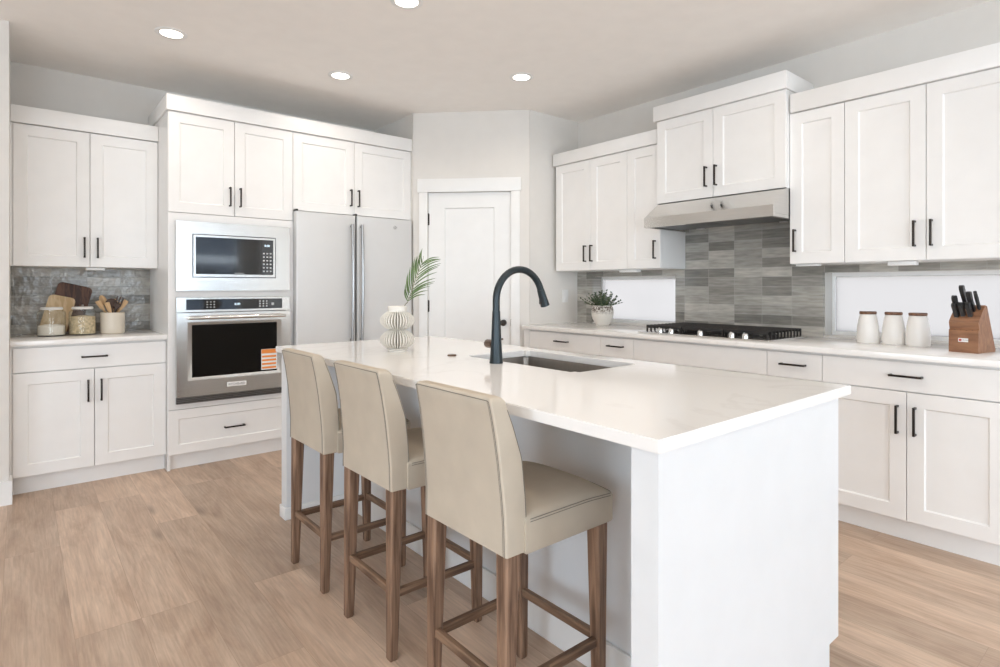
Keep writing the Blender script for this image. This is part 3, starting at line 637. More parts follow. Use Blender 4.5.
# wall oven
r = thing('wall_oven', 'built in stainless wall oven with an orange sticker on its glass', 'oven', (.7995, YT, .4475))
W, Hh = .757, .716
MB().box(.012, W - .012, .026, .50, .006, Hh - .012).build('body', 'steel_dark', r)
cz = .610
mb = MB(); mb.box(0, W, -.024, -.001, cz + .004, Hh, .002, 1); cp = mb.build('control_fascia', 'steel', r)
MB().box(.060, .700, -.0262, -.0242, cz + .020, Hh - .014).build('display_glass', 'black_glass', cp)
text_obj('clock_digits', '8:00', .022, 'digits', cp, (.385, -.0266, cz + .055), (PI / 2, 0, 0))
mb = MB()
for k_ in range(3):
    for j in range(3):
        mb.box(.185 + k_ * .022, .195 + k_ * .022, -.0268, -.0264, cz + .034 + j * .018, cz + .040 + j * .018)
mb.build('keypad', 'lettering', cp); mb = MB()
for k_ in range(3):
    for j in range(3): mb.box(.535 + k_ * .024, .545 + k_ * .024, -.0268, -.0264, cz + .034 + j * .018, cz + .042 + j * .018)
mb.build('keypad', 'lettering', cp)
MB().box(.622, .640, -.0268, -.0264, cz + .044, cz + .062).build('start_key', 'lettering', cp)
# door: frame around the window
wx0, wx1, wz0, wz1 = .094, .660, .172, .528; dz0, dz1 = .046, cz
mb = MB()
for a in ((0, wx0 - .028, dz0, dz1), (wx1 + .028, W, dz0, dz1), (wx0 - .028, wx1 + .028, dz0, wz0 - .020), (wx0 - .028, wx1 + .028, wz1 + .020, dz1)): mb.box(a[0], a[1], -.040, -.001, a[2], a[3])
# sloped inner reveal of the door window
A = [(wx0 - .028, wz0 - .020), (wx1 + .028, wz0 - .020), (wx1 + .028, wz1 + .020), (wx0 - .028, wz1 + .020)]; B = [(wx0, wz0), (wx1, wz0), (wx1, wz1), (wx0, wz1)]
vs = [(p, -.040, q) for p, q in A] + [(p, -.030, q) for p, q in B] + [(p, -.005, q) for p, q in B]
mb.add(vs, [(i, (i + 1) % 4, (i + 1) % 4 + 4, i + 4) for i in range(4)] + [(i + 4, (i + 1) % 4 + 4, (i + 1) % 4 + 8, i + 8) for i in range(4)])
od = mb.build('oven_door', 'steel', r)
MB().box(wx0 + .0005, wx1 - .0005, -.029, -.018, wz0 + .0005, wz1 - .0005).build('window', 'oven_glass', od)
mb = MB(); hz = .578
mb.tube([(.065, -.085, hz), (.705, -.085, hz)], .0115, 16)
for x in (.075, .695): mb.tube([(x, -.040, hz), (x, -.085, hz)], [.013, .010], 12)
mb.build('handle', 'steel', od)
bd = MB().box(.312, .442, -.0425, -.0402, .088, .120, .001).build('badge', 'white_plastic', od)
text_obj('lettering', 'KITCHENAID', .019, 'lettering_dark', bd, (.377, -.0427, .104), (PI / 2, 0, 0))
mb = MB()
for i in range(4): mb.box(.001, W - .001, -.034 + i * .003, -.001, .001 + i * .011, .0075 + i * .011)
mb.build('vent_grille', 'steel_dark', r)
MB().box(.004, W - .004, -.018, -.0005, .001, .044).build('vent_recess', 'black', r)
# sticker
s = MB(); sx, sz = .548, .183; s.box(sx, sx + .112, -.0296, -.0291, sz, sz + .150); s.mi = 1
s.box(sx + .002, sx + .110, -.0299, -.0296, sz + .118, sz + .148)
for i in range(4): s.box(sx + .006, sx + .106, -.0299, -.0296, sz + .008 + i * .027, sz + .022 + i * .027)
s.build('sticker', ['white_plastic', 'orange'], od)

# fridge
r = thing('refrigerator', 'pale satin steel french door refrigerator beside the oven cabinet', 'refrigerator', (1.5905, 4.30, 0))
W, Ht = 1.008, 1.810
MB().box(.004, W - .004, .0685, .70, .02, Ht - .006).build('body', 'fridge', r)
def slab(x0, x1, z0, z1, name):
    mb = MB(); n = 10; sec = []
    # door with gently rounded front edges
    pts = [(x0, .068), (x0, .018)]
    pts += [(x0 + .014 * (1 - math.cos(a)), .018 - .016 * math.sin(a)) for a in [PI / 2 * k / 5 for k in range(1, 6)]]
    pts += [(x1 - .014 * (1 - math.cos(a)), .018 - .016 * math.sin(a)) for a in [PI / 2 * k / 5 for k in range(5, 0, -1)]]
    pts += [(x1, .018), (x1, .068)]
    mb.prism(pts, z0, z1, 'z'); return mb.build(name, 'fridge', r)
fd1 = slab(.001, .4845, .745, Ht - .004, 'door'); fd2 = slab(.4945, W - .001, .745, Ht - .004, 'door')
fz = slab(.001, W - .001, .07, .735, 'freezer_drawer')
def bowed(parent, x, side):
    mb = MB(); zs = [.80 + i * (1.735 - .80) / 16 for i in range(17)]
    mb.tube([(x, -.026 - .014 * math.sin(PI * i / 16), z) for i, z in enumerate(zs)], .0115, 14)
    for z in (.815, 1.72): mb.tube([(x, .003, z), (x, -.028, z)], .010, 10)
    mb.build('handle', 'handle_steel', parent)
bowed(fd1, .4845 - .042, -1); bowed(fd2, .4945 + .032, 1)
mb = MB(); mb.tube([(.12, -.045, .68), (W - .12, -.045, .68)], .0115, 14)
for x in (.14, W - .14): mb.tube([(x, .003, .68), (x, -.045, .68)], .010, 10)
mb.build('handle', 'handle_steel', fz)
for x in (.010, .4895):
    MB().box(x - .009, x + .009, .006, .055, Ht - .003, Ht + .013, .002).build('hinge_cover', 'black', r)
MB().box(.4852, .4938, .012, .074, .745, Ht - .006).build('door_gasket', 'black', r)
MB().box(.006, W - .006, .03, .074, .005, .065).build('base_grille', 'black', r)
bm_ = MB().lathe([(.0001, 0), (.0165, 0), (.0165, .003), (.0001, .003)], (0, 0, 0), 28, mtx=Matrix.Translation((.843, .0025, 1.735)) @ Matrix.Rotation(PI / 2, 4, 'X')).build('badge', 'handle_steel', fd2)
mb = MB(); mb.tube([(.843 + .0135 * math.cos(a), -.0008, 1.735 + .0135 * math.sin(a)) for a in [2 * PI * k / 24 for k in range(25)]], .0012, 6, cap=False)
mb.tube([(.843 - .004 + .004 * math.cos(a), -.0008, 1.735 + .006 * math.sin(a)) for a in [2 * PI * k / 14 for k in range(11)]], .0011, 6)
mb.tube([(.843 + .005 + .003 * math.cos(a), -.0008, 1.735 + .006 * math.sin(a)) for a in [2 * PI * k / 14 + 1 for k in range(11)]], .0011, 6)
mb.build('emblem', 'white_plastic', bm_)

# ------------------------------------------------------------------ cooktop
r = thing('gas_cooktop', 'stainless gas cooktop with black grates set in the long countertop', 'cooktop', (3.31, 2.470, ZC), EAST)
W, D = .912, .52
MB().box(0, W, 0, D, .0, .010, .003).build('tray', 'steel', r)
for cx, cy, rr in ((.17, .15, .036), (.17, .38, .042), (.456, .27, .055), (.742, .15, .042), (.742, .38, .036)):
    mb = MB(); mb.lathe([(.0001, .010), (rr * 1.25, .010), (rr * 1.2, .016), (rr * .9, .020), (rr * .9, .024), (.0001, .026)], (cx, cy, 0), 24); mb.build('burner', 'iron', r)
def grate(x0, x1):
    mb = MB(); y0, y1 = .058, D - .020; zb, zt = .036, .052; t_ = .006
    for y in (y0, y1): mb.box(x0, x1, y - t_, y + t_, zb, zt, .002)
    mb.box((x0 + x1) / 2 - .005, (x0 + x1) / 2 + .005, y0, y1, zb, zt - .001)
    nbar = 10
    for i in range(nbar + 1):
        y = y0 + (y1 - y0) * i / nbar; mb.box(x0, x1, y - .005, y + .005, zt - .010, zt + .004, .0015)
        for x, d in ((x0, .008), (x1, -.008)):      # fingers that fold down to the tray at each side
            mb.box(min(x, x + d), max(x, x + d), y - .005, y + .005, .0105, zt)
    mb.build('grate', 'iron', r)
grate(.030, .306); grate(.312, .600); grate(.606, .882)
for y in (2.309, 2.223, 2.010, 1.798, 1.713):
    x = 2.470 - y
    k_ = MB().lathe([(.0001, .010), (.020, .010), (.0195, .030), (.016, .040), (.0001, .041)], (x, .030, 0), 20)
    k_.box(x - .003, x + .003, .014, .046, .034, .046, .001).build('knob', 'steel', r)

# ------------------------------------------------------------------ island
IX0, IX1, IY0, IY1 = 1.016, 2.066, .705, 3.160
r = thing('kitchen_island', 'white kitchen island body with plain end panels under the quartz slab', 'island', (IX0, IY0, 0))
ex0, ex1 = 1.034 - IX0, 2.000 - IX0
zb = TOP - .001
# near end panel with toe notch
mb = MB(); mb.prism([(ex0, 0), (ex1 - .070, 0), (ex1 - .070, .122), (ex1, .122), (ex1, zb), (ex0, zb)], .015, .085, 'y'); mb.build('end_panel', 'island', r)
LY = IY1 - IY0
ef = 1.085 - IX0
mb = MB(); mb.prism([(ef, 0), (ex1 - .070, 0), (ex1 - .070, .122), (ex1, .122), (ex1, zb), (ef, zb)], LY - .090, LY - .015, 'y'); mb.build('end_panel', 'island', r)
kx = 1.425 - IX0
MB().box(kx, kx + .02, .0855, LY - .0905, 0, zb).build('knee_wall', 'island', r)
mb = MB(); mb.box(kx - .014, kx - .0005, .0855, LY - .0905, 0, .115, .003); mb.build('baseboard', 'trim', r)
mb = MB(); b0, b1 = LY - .102, LY - .0905
mb.box(ef - .012, kx - .014, b0, b1, 0, .065, .003); mb.box(ef - .012, ef - .0005, b1, LY - .015, 0, .065, .003); mb.build('end_panel_base', 'trim', r)
bx0, bx1 = kx + .021, ex1 - .022
mb = MB(); mb.box(bx0, bx1, .0855, .44, .11, zb); mb.box(bx0, bx1, 1.80, LY - .0905, .11, zb); mb.box(bx0, bx1, .44, 1.80, .11, .13)
mb.build('carcass', 'cabinet', r)
MB().box(bx1 - .07, bx1 - .054, .0855, LY - .0905, 0, .109).build('toe_kick', 'cabinet', r)
ys = [.0855, .44, 1.12, 1.80, LY - .0905]
for a, b in zip(ys[:-1], ys[1:]):
    mb = MB(); Mx = Matrix.Translation((ex1, a, 0)) @ Matrix.Rotation(PI / 2, 4, 'Z'); shaker(mb, G, b - a - G, .11, TOP - .012, mtx=Mx)
    d = mb.build('door', 'cabinet', r)
# slab with sink cut-out
sx0, sx1, sy0, sy1 = 1.583, 1.968, 1.465, 2.150
def slab_hole():
    bm = bmesh.new(); xs = [IX0, sx0, sx1, IX1]; ys_ = [IY0, sy0, sy1, IY1]
    g = [[bm.verts.new((x + (.042 * (y - IY0) / (IY1 - IY0) if x == IX0 else 0), y, ZC)) for y in ys_] for x in xs]
    for i in range(3):
        for j in range(3):
            if (i, j) != (1, 1): bm.faces.new((g[i][j], g[i + 1][j], g[i + 1][j + 1], g[i][j + 1]))
    ext = bmesh.ops.extrude_face_region(bm, geom=list(bm.faces))
    vv = [e for e in ext['geom'] if isinstance(e, bmesh.types.BMVert)]
    bmesh.ops.translate(bm, verts=vv, vec=(0, 0, TOP - ZC))
    bmesh.ops.recalc_face_normals(bm, faces=bm.faces)
    def sharp(e): return len(e.link_faces) == 2 and e.calc_face_angle() > .5
    vert = [e for e in bm.edges if sharp(e) and abs(e.verts[0].co.z - e.verts[1].co.z) > .01 and sx0 - .01 < e.verts[0].co.x < sx1 + .01 and sy0 - .01 < e.verts[0].co.y < sy1 + .01]
    bmesh.ops.bevel(bm, geom=vert, offset=.022, segments=6, affect='EDGES')
    ed = [e for e in bm.edges if sharp(e)]
    bmesh.ops.bevel(bm, geom=ed, offset=.0022, segments=2, affect='EDGES')
    me = bpy.data.meshes.new('island_countertop'); bm.to_mesh(me); bm.free(); me.materials.append(M['quartz'])
    for p in me.polygons: p.use_smooth = True
    me.set_sharp_from_angle(angle=.5)
    o = bpy.data.objects.new('island_countertop', me); C.objects.link(o); return o
tag(slab_hole(), 'large white quartz slab on the island with the sink cut out', 'countertop')
# sink basin
r = thing('sink', 'undermount stainless steel sink basin set in the island', 'sink', ((sx0 + sx1) / 2, (sy0 + sy1) / 2, TOP - .0005))
hx, hy = (sx1 - sx0) / 2 + .002, (sy1 - sy0) / 2 + .006
def rr(hx, hy, rad, z, n=6):
    out = []
    for cx, cy, a0 in ((hx - rad, hy - rad, 0), (-hx + rad, hy - rad, PI / 2), (-hx + rad, -hy + rad, PI), (hx - rad, -hy + rad, 1.5 * PI)):
        for k in range(n + 1):
            a = a0 + PI / 2 * k / n; out.append((cx + rad * math.cos(a), cy + rad * math.sin(a), z))
    return out
rings = [rr(hx + .006, hy + .022, .035, -.003), rr(hx + .006, hy + .022, .035, 0), rr(hx, hy, .028, 0), rr(hx - .003, hy - .003, .026, -.01), rr(hx - .008, hy - .008, .026, -.185), rr(hx - .016, hy - .016, .026, -.20), rr(hx - .04, hy - .04, .03, -.207), rr(.05, .05, .045, -.212)]
outer = [rr(hx + .006, hy + .022, .035, -.003), rr(hx + .004, hy + .004, .03, -.004), rr(hx + .002, hy + .002, .03, -.215), rr(.05, .05, .045, -.225)]
mb = MB(); n = len(rings[0])
for R_ in (rings, outer):
    vs = [v for q in R_ for v in q]; fs = [(i * n + k, i * n + (k + 1) % n, (i + 1) * n + (k + 1) % n, (i + 1) * n + k) for i in range(len(R_) - 1) for k in range(n)]
    fs.append(tuple((len(R_) - 1) * n + k for k in range(n))); mb.add(vs, fs)
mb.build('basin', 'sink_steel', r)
MB().lathe([(.0001, -.2118), (.043, -.2118), (.043, -.2085), (.036, -.2085), (.030, -.2105), (.0001, -.2105)], (0, 0, 0), 28).build('drain', 'steel', r)
# faucet
fx, fy = 1.531, 1.863
r = thing('kitchen_faucet', 'tall matte black gooseneck faucet on the island beside the sink', 'faucet', (fx, fy, ZC))
mb = MB(); mb.lathe([(.0001, 0), (.0285, 0), (.0285, .005), (.027, .009), (.0215, .10), (.0180, .18), (.0168, .212), (.0162, .218), (.0001, .219)], seg=28); mb.build('body', 'faucet', r)
arc = [(0, 0, .20), (0, 0, .262)]; rad = .132
arc += [(rad - rad * math.cos(a), 0, .262 + rad * math.sin(a)) for a in [PI * .90 * k / 22 for k in range(1, 23)]]
mb = MB(); mb.tube(arc, .0152, 20); mb.build('spout', 'faucet', r)
e1 = Vector(arc[-1]); dr = (Vector(arc[-1]) - Vector(arc[-2])).normalized()
hd = MB(); hd.tube([e1 - dr * .004, e1 + dr * .01, e1 + dr * .045, e1 + dr * .073, e1 + dr * .075], [.0162, .0170, .0188, .021, .017], 20)
sh = hd.build('spray_head', 'faucet', r)
p = e1 + dr * .045
MB().box(-.004, .004, -.006, .006, -.016, .016, .002, mtx=Matrix.Translation(p + Vector((-.0185, 0, -.004)))).build('spray_button', 'black', sh)
mb = MB(); mb.tube([(0, .018, .078), (0, .058, .078), (0, .062, .078), (0, .064, .078)], [.0185, .0185, .017, .012], 20)
lv = mb.build('handle', 'faucet_bronze', r)
mb = MB(); mb.tube([(.0, .050, .078), (.035, .058, .082), (.085, .060, .092)], [.006, .005, .0045], 10); mb.build('lever', 'faucet_bronze', lv)
tag(MB().lathe([(.0001, 0), (.021, 0), (.021, .004), (.018, .0075), (.0001, .0075)], (0, 0, 0), 24).build('disposal_button', 'faucet_bronze', loc=(1.534, 2.19, ZC)), 'small round bronze button on the island behind the faucet', 'button')

# vase and palm frond
r = thing('ribbed_vase', 'cream ribbed double bulb vase on the island top', 'vase', (1.445, 2.535, ZC))
prof = []
for i in range(41):
    z = .010 + .096 * i / 40; u = (z - .010) / .096; prof.append((.038 + .048 * max(0, math.sin(PI * u)) ** .75, z))
for i in range(1, 41):
    z = .106 + .094 * i / 40; u = (z - .106) / .094; prof.append((.038 + .048 * max(0, math.sin(PI * u)) ** .75, z))
NF = 36
def fin(rr_, z, t, k):
    ph = (k % 8)
    core = .030
    return rr_ if ph in (0, 1, 2, 3) else core + (rr_ - core) * .05
mb = MB(); mb.lathe(prof, seg=NF * 8, mod=fin); mb.build('body', 'vase', r, angle=60)
MB().lathe([(.0001, .0), (.046, .0), (.050, .010), (.046, .014), (.0001, .014)], seg=40).build('foot', 'vase', r)
mb = MB(); mb.lathe([(.0001, .190), (.040, .190), (.046, .198), (.046, .222), (.043, .224), (.038, .222), (.036, .200), (.0001, .198)], seg=40); mb.build('neck', 'vase', r)
r = thing('palm_frond', 'single green palm frond standing in the ribbed vase', 'palm leaf', (1.445, 2.535, ZC))
# the frond is close to flat: s runs across it, z up from the worktop, d is the small depth out of its plane
def fr(s_, z, d=0.0): return Vector((.768 * s_ - .64 * d, -.64 * s_ - .768 * d, z))
def along(pts, n):
    out = []
    for i in range(n + 1):
        u = i / n * (len(pts) - 1); k = min(int(u), len(pts) - 2); f = u - k
        p0, p1, p2, p3 = pts[max(k - 1, 0)], pts[k], pts[k + 1], pts[min(k + 2, len(pts) - 1)]
        out.append(.5 * ((2 * p1) + (-p0 + p2) * f + (2 * p0 - 5 * p1 + 4 * p2 - p3) * f * f + (-p0 + 3 * p1 - 3 * p2 + p3) * f ** 3))
    return out
spine = along([fr(*p) for p in ((.0, .02), (.020, .13), (.036, .2213), (.0533, .2462, .003), (.0732, .300, .008), (.0902, .350, .012), (.1081, .3962, .014), (.1251, .4381, .014), (.1331, .473, .012))], 40)
MB().tube(spine, [.0022 - .0015 * i / 40 for i in range(41)], 8).build('stalk', 'stem', r)
random.seed(4)
mb = MB()
def leaflet(base, tip, bend, wid, nrm):
    n = 8; L = tip - base; side = L.cross(nrm).normalized(); up = side.cross(L).normalized(); vs = []
    for i in range(n + 1):
        u = i / n; c = base + L * u + bend * math.sin(PI * u); ww = wid * (max(0, math.sin(PI * min(1, u * .90 + .10))) ** .6) * (1 - .3 * u)
        if i == n: ww = .0004
        vs += [c + side * ww + up * ww * .35, c, c - side * ww + up * ww * .35]
    fs = []
    for i in range(n):
        for k in (0, 1): a = i * 3 + k; fs.append((a, a + 1, a + 4, a + 3))
    mb.add(vs, fs)
face = Vector((-.64, -.768, .15))
rb = along([fr(*p) for p in ((.059, .2511), (.065, .27), (.071, .2872), (.0779, .3044), (.0908, .3388), (.0994, .3646), (.108, .3903), (.1191, .4204), (.1251, .435))], 13)
rt = along([fr(*p) for p in ((.1466, .2829), (.1681, .3173), (.181, .3388), (.1939, .3603), (.2085, .4075), (.2137, .4264), (.2197, .4462), (.2154, .4548), (.2111, .4651))], 13)
for b, t in zip(rb, rt):
    leaflet(b + fr(0, 0, .008), t + fr(random.uniform(-.006, .006), random.uniform(-.003, .003), .025), Vector((0, 0, .010)), .0036, face)
lb_ = along([fr(*p) for p in ((.0538, .2485), (.059, .2743), (.0658, .2975), (.0796, .3302), (.0951, .3689), (.108, .3989), (.1251, .4333))], 11)
lt = along([fr(*p) for p in ((.0418, .313), (.0504, .3646), (.0633, .4075), (.0882, .4634), (.1037, .472), (.1166, .4806), (.1294, .5089))], 11)
for b, t in zip(lb_, lt):
    leaflet(b + fr(0, 0, .008), t + fr(random.uniform(-.003, .003), random.uniform(-.006, .006), .030), fr(-.006, 0, 0), .0042, face)
mb.build('leaflets', 'leaf', r, angle=80)

# ------------------------------------------------------------------ bar stools
def stool_mesh(r):
    def prof(z):      # back face x, front face x, half width
        t_ = (z - .560) / (.965 - .560)
        xs = [(.560, .000, .074), (.64, .000, .073), (.70, -.004, .071), (.80, -.014, .062), (.88, -.026, .036), (.93, -.036, .016), (.965, -.045, .002)]
        for (z0, b0, f0), (z1, b1, f1) in zip(xs[:-1], xs[1:]):
            if z <= z1 + 1e-6:
                u = (z - z0) / (z1 - z0); return b0 + (b1 - b0) * u, f0 + (f1 - f0) * u, (.187 - .012 * t_)
        return -.045, .002, .175
    mb = MB(); zs = [.560, .563] + [.570 + i * (.949 - .570) / 22 for i in range(23)] + [.956, .960]
    nseg = 5; vs = []; cnt = None
    for i, z in enumerate(zs):
        b, f, h = prof(min(z, .965)); rad = .010; ins = 0.0
        if i == 0: ins = .004
        if z > .954: ins = .004 if z < .959 else .010
        b += ins; f -= ins; h -= ins; ring = []
        for cx, cy, a0 in ((f - rad, h - rad, 0), (b + rad * .6, h - rad * .6, PI / 2), (b + rad * .6, -h + rad * .6, PI), (f - rad, -h + rad, 1.5 * PI)):
            rd = rad if a0 in (0, 1.5 * PI) else rad * .6
            for k in range(nseg + 1):
                a = a0 + PI / 2 * k / nseg; ring.append((cx + rd * math.cos(a), cy + rd * math.sin(a), z))
        cnt = len(ring); vs += ring
    fs = [(i * cnt + k, i * cnt + (k + 1) % cnt, (i + 1) * cnt + (k + 1) % cnt, (i + 1) * cnt + k) for i in range(len(zs) - 1) for k in range(cnt)]
    fs.append(tuple(range(cnt - 1, -1, -1))); fs.append(tuple((len(zs) - 1) * cnt + k for k in range(cnt)))
    mb.add(vs, fs); bk = mb.build('backrest', 'fabric', r, angle=50)
    # stitched seams on the back
    def seam(off, inner):
        pts = []
        zz = [.562 + i * (.951 - .562) / 20 for i in range(21)]
        L = [(prof(z)[0] - .0002 + off, -(prof(z)[2] - inner), z) for z in zz]; T = [(prof(.951)[0] - .0004 + off, y, .953) for y in [-.162 + .324 * k / 8 for k in range(9)]]
        Rr = [(prof(z)[0] - .0002 + off, (prof(z)[2] - inner), z) for z in reversed(zz)]
        return L + T + Rr
    mb = MB(); mb.tube(seam(0, .008), .0011, 6); mb.tube(seam(0, .013), .0007, 6)
    for s in (-1, 1): mb.tube([(prof(z)[1] - .006, s * (prof(z)[2] + .0002), z) for z in [.563 + i * .0145 for i in range(26)]], .0009, 6)
    mb.build('piping', 'piping', bk)
    # seat cushion
    mb = MB(); x0, x1, hy_ = .060, .397, .193; z0 = .557
    nx, ny = 16, 16; top = []
    def ztop(x, y):
        u = (x - x0) / (x1 - x0); v = y / hy_
        return .650 + .026 * (1 - abs(v) ** 3) * (1 - abs(2 * u - 1) ** 3 * .6) - .006 * max(0, u - .7) / .3
    rad = .012
    xs = [x0 + (x1 - x0) * i / nx for i in range(nx + 1)]; ys_ = [-hy_ + 2 * hy_ * j / ny for j in range(ny + 1)]
    vs = []
    for i, x in enumerate(xs):
        for j, y in enumerate(ys_):
            ed = min(i, nx - i, j, ny - j)
            xx = min(max(x, x0), x1 - rad * .3) if ed == 0 else x; yy = y * (1 - .012) if ed == 0 else y
            vs.append((xx, yy, ztop(x, y) - (.004 if ed == 0 else 0)))
    fs = [(i * (ny + 1) + j, (i + 1) * (ny + 1) + j, (i + 1) * (ny + 1) + j + 1, i * (ny + 1) + j + 1) for i in range(nx) for j in range(ny)]
    per = [(i, 0) for i in range(nx + 1)] + [(nx, j) for j in range(1, ny + 1)] + [(i, ny) for i in range(nx - 1, -1, -1)] + [(0, j) for j in range(ny - 1, 0, -1)]
    o = len(vs); m = len(per)
    for lev, zz in enumerate((None, .61, .563, .557)):
        for i, j in per:
            x, y = xs[i], ys_[j]
            if lev == 0: vs.append((x, y, ztop(x, y) - .012))
            else:
                q = .003 if lev == 3 else 0; vs.append((x - (q if x > .2 else -q), y * (1 - q * 4), zz))
    idx = [i * (ny + 1) + j for i, j in per]
    for k in range(m): fs.append((idx[k], idx[(k + 1) % m], o + (k + 1) % m, o + k))
    for lev in range(3):
        for k in range(m): a = o + lev * m + k; b = o + lev * m + (k + 1) % m; fs.append((a, b, b + m, a + m))
    fs.append(tuple(o + 3 * m + k for k in range(m)))
    mb.add(vs, fs); st = mb.build('seat', 'fabric', r, angle=60)
    mb = MB()
    for dz in (.006, .013):
        pts = [(x, -hy_ - .0004, ztop(x, -hy_) - dz) for x in [.074 + (x1 - .010 - .074) * k / 12 for k in range(13)]] + [(x1 + .0004, y, ztop(x1, y) - dz) for y in [-hy_ + .01 + (2 * hy_ - .02) * k / 12 for k in range(13)]] + [(x, hy_ + .0004, ztop(x, hy_) - dz) for x in reversed([.074 + (x1 - .010 - .074) * k / 12 for k in range(13)])]
        mb.tube(pts, .0009, 6)
    mb.build('piping', 'piping', st)
    # legs
    def leg(xt, xb, yt, yb, zt, wt, wb):
        mb = MB(); vs = []
        for z, x, y, h in ((0, xb, yb, wb * .42), (.006, xb, yb, wb / 2), (zt, xt, yt, wt / 2)):
            c_ = h * .22
            for dx, dy in ((-h + c_, -h), (h - c_, -h), (h, -h + c_), (h, h - c_), (h - c_, h), (-h + c_, h), (-h, h - c_), (-h, -h + c_)): vs.append((x + dx, y + dy, z))
        fs = [(i * 8 + k, i * 8 + (k + 1) % 8, (i + 1) * 8 + (k + 1) % 8, (i + 1) * 8 + k) for i in range(2) for k in range(8)] + [tuple(range(7, -1, -1)), tuple(16 + k for k in range(8))]
        mb.add(vs, fs); return mb.build('leg', 'leg_wood', r, angle=30)
    for s in (-1, 1):
        leg(.027, .016, s * .160, s * .163, .561, .046, .030)
        leg(.360, .368, s * .166, s * .166, .558, .046, .029)
    def rail(p, q, wd_, ht, mat):
        mb = MB(); p, q = Vector(p), Vector(q); d = (q - p).normalized(); sd = d.cross(Vector((0, 0, 1))).normalized(); up = Vector((0, 0, 1)); vs = []
        for c_ in (p, q):
            for a, b in ((-1, -.75), (-.75, -1), (.75, -1), (1, -.75), (1, .75), (.75, 1), (-.75, 1), (-1, .75)): vs.append(c_ + sd * a * wd_ / 2 + up * b * ht / 2)
        mb.add(vs, [(k, (k + 1) % 8, (k + 1) % 8 + 8, k + 8) for k in range(8)] + [tuple(range(7, -1, -1)), tuple(8 + k for k in range(8))])
        mb.build('stretcher', mat, r, angle=30)
    for s in (-1, 1): rail((.036, s * .163, .214), (.347, s * .166, .214), .020, .026, 'rail_x')
    rail((.019, -.146, .223), (.019, .146, .223), .020, .026, 'rail_y'); rail((.363, -.149, .223), (.363, .149, .223), .020, .026, 'rail_y')
base = thing('bar_stool', 'cream upholstered bar stool nearest the end of the island with its whole seat showing', 'bar stool', (.918, 1.264, 0), 0, 'bar stools along the island')
stool_mesh(base)
def copy_tree(o, parent=None):
    c_ = o.copy(); C.objects.link(c_); c_.parent = parent
    for ch in list(o.children): copy_tree(ch, c_)
    return c_
for (x, y), l in zip(((.930, 1.857), (.930, 2.405)), ('cream upholstered bar stool standing between the two other stools', 'cream upholstered bar stool closest to the oven, farthest from the island corner')):
    s = copy_tree(base); s.location = (x, y, 0); s['label'] = l

# ------------------------------------------------------------------ counter things, east
def canister(loc, label):
    r = thing('canister', label, 'canister', loc, 0, 'white canisters with wooden lids')
    MB().lathe([(.0001, 0), (.052, 0), (.0555, .004), (.0565, .030), (.054, .085), (.046, .135), (.041, .156), (.038, .163), (.0001, .163)], seg=40).build('body', 'white_ceramic', r)
    MB().lathe([(.0001, .1635), (.0405, .1635), (.0425, .167), (.0425, .176), (.0405, .179), (.0001, .179)], seg=36).build('lid', 'lid_wood', r)
canister((3.740, 1.190, ZC), 'white canister with wooden lid farthest from the knife block')
canister((3.750, 1.067, ZC), 'white canister with wooden lid in the middle of three')
canister((3.730, .948, ZC), 'white canister with wooden lid closest to the knife block')

# knife block: local x toward -Y? use rotation so that local front faces -X
kb = thing('knife_block', 'brown wooden knife block on the counter before the low window', 'knife block', (3.575, .700, ZC), EAST - .17)
# profile in (y=depth back, z), width along x
prof = [(-.060, 0), (.125, 0), (.128, .01), (.035, .225), (.015, .230), (-.052, .158), (-.060, .145), (-.052, .120), (-.050, .112), (-.060, .108)]
MB().prism(prof, -.060, .060, 'x').build('block', 'block', kb, angle=25)
sl = MB()
for x in (-.036, -.012, .012, .036): sl.box(x - .002, x + .002, -.0585, -.054, .088, .110)
for i, (x, u) in enumerate(((-.030, .3), (0, .3), (.030, .3))): pass
sl.build('slot', 'black', kb)
lb = MB().box(-.020, .020, -.0620, -.0602, .052, .070).build('label_plate', 'white_plastic', kb)
MB().box(-.017, -.007, -.0626, -.0621, .056, .066).build('red_mark', 'red_mark', lb)
text_obj('lettering', 'WUSTHOF', .0065, 'lettering_dark', lb, (.006, -.0624, .061), (PI / 2, 0, 0), .0002)
kbm = kb.matrix_basis.copy(); kbm = Matrix.Translation(kb.location) @ Matrix.Rotation(EAST - .17, 4, 'Z')
n_ = Vector((0, -.50, .86)).normalized()     # outward along the knives
kn = [(-.034, .22, .060, 'small black handled steak knife, lowest at the left of the knife block'), (-.036, .48, .078, 'black handled knife second from the left of the knife block'), (-.010, .30, .058, 'short black knife in the low middle slot of the block'),
      (-.008, .80, .105, 'black handled chef knife standing highest in the knife block'), (.020, .28, .060, 'short black knife low at the right side of the block'), (.022, .62, .088, 'black handled knife right of the tallest knife'), (.044, .72, .088, 'slim black sharpening steel handle at the right edge of the block')]
fa, fb = Vector((0, -.052, .158)), Vector((0, .015, .230))
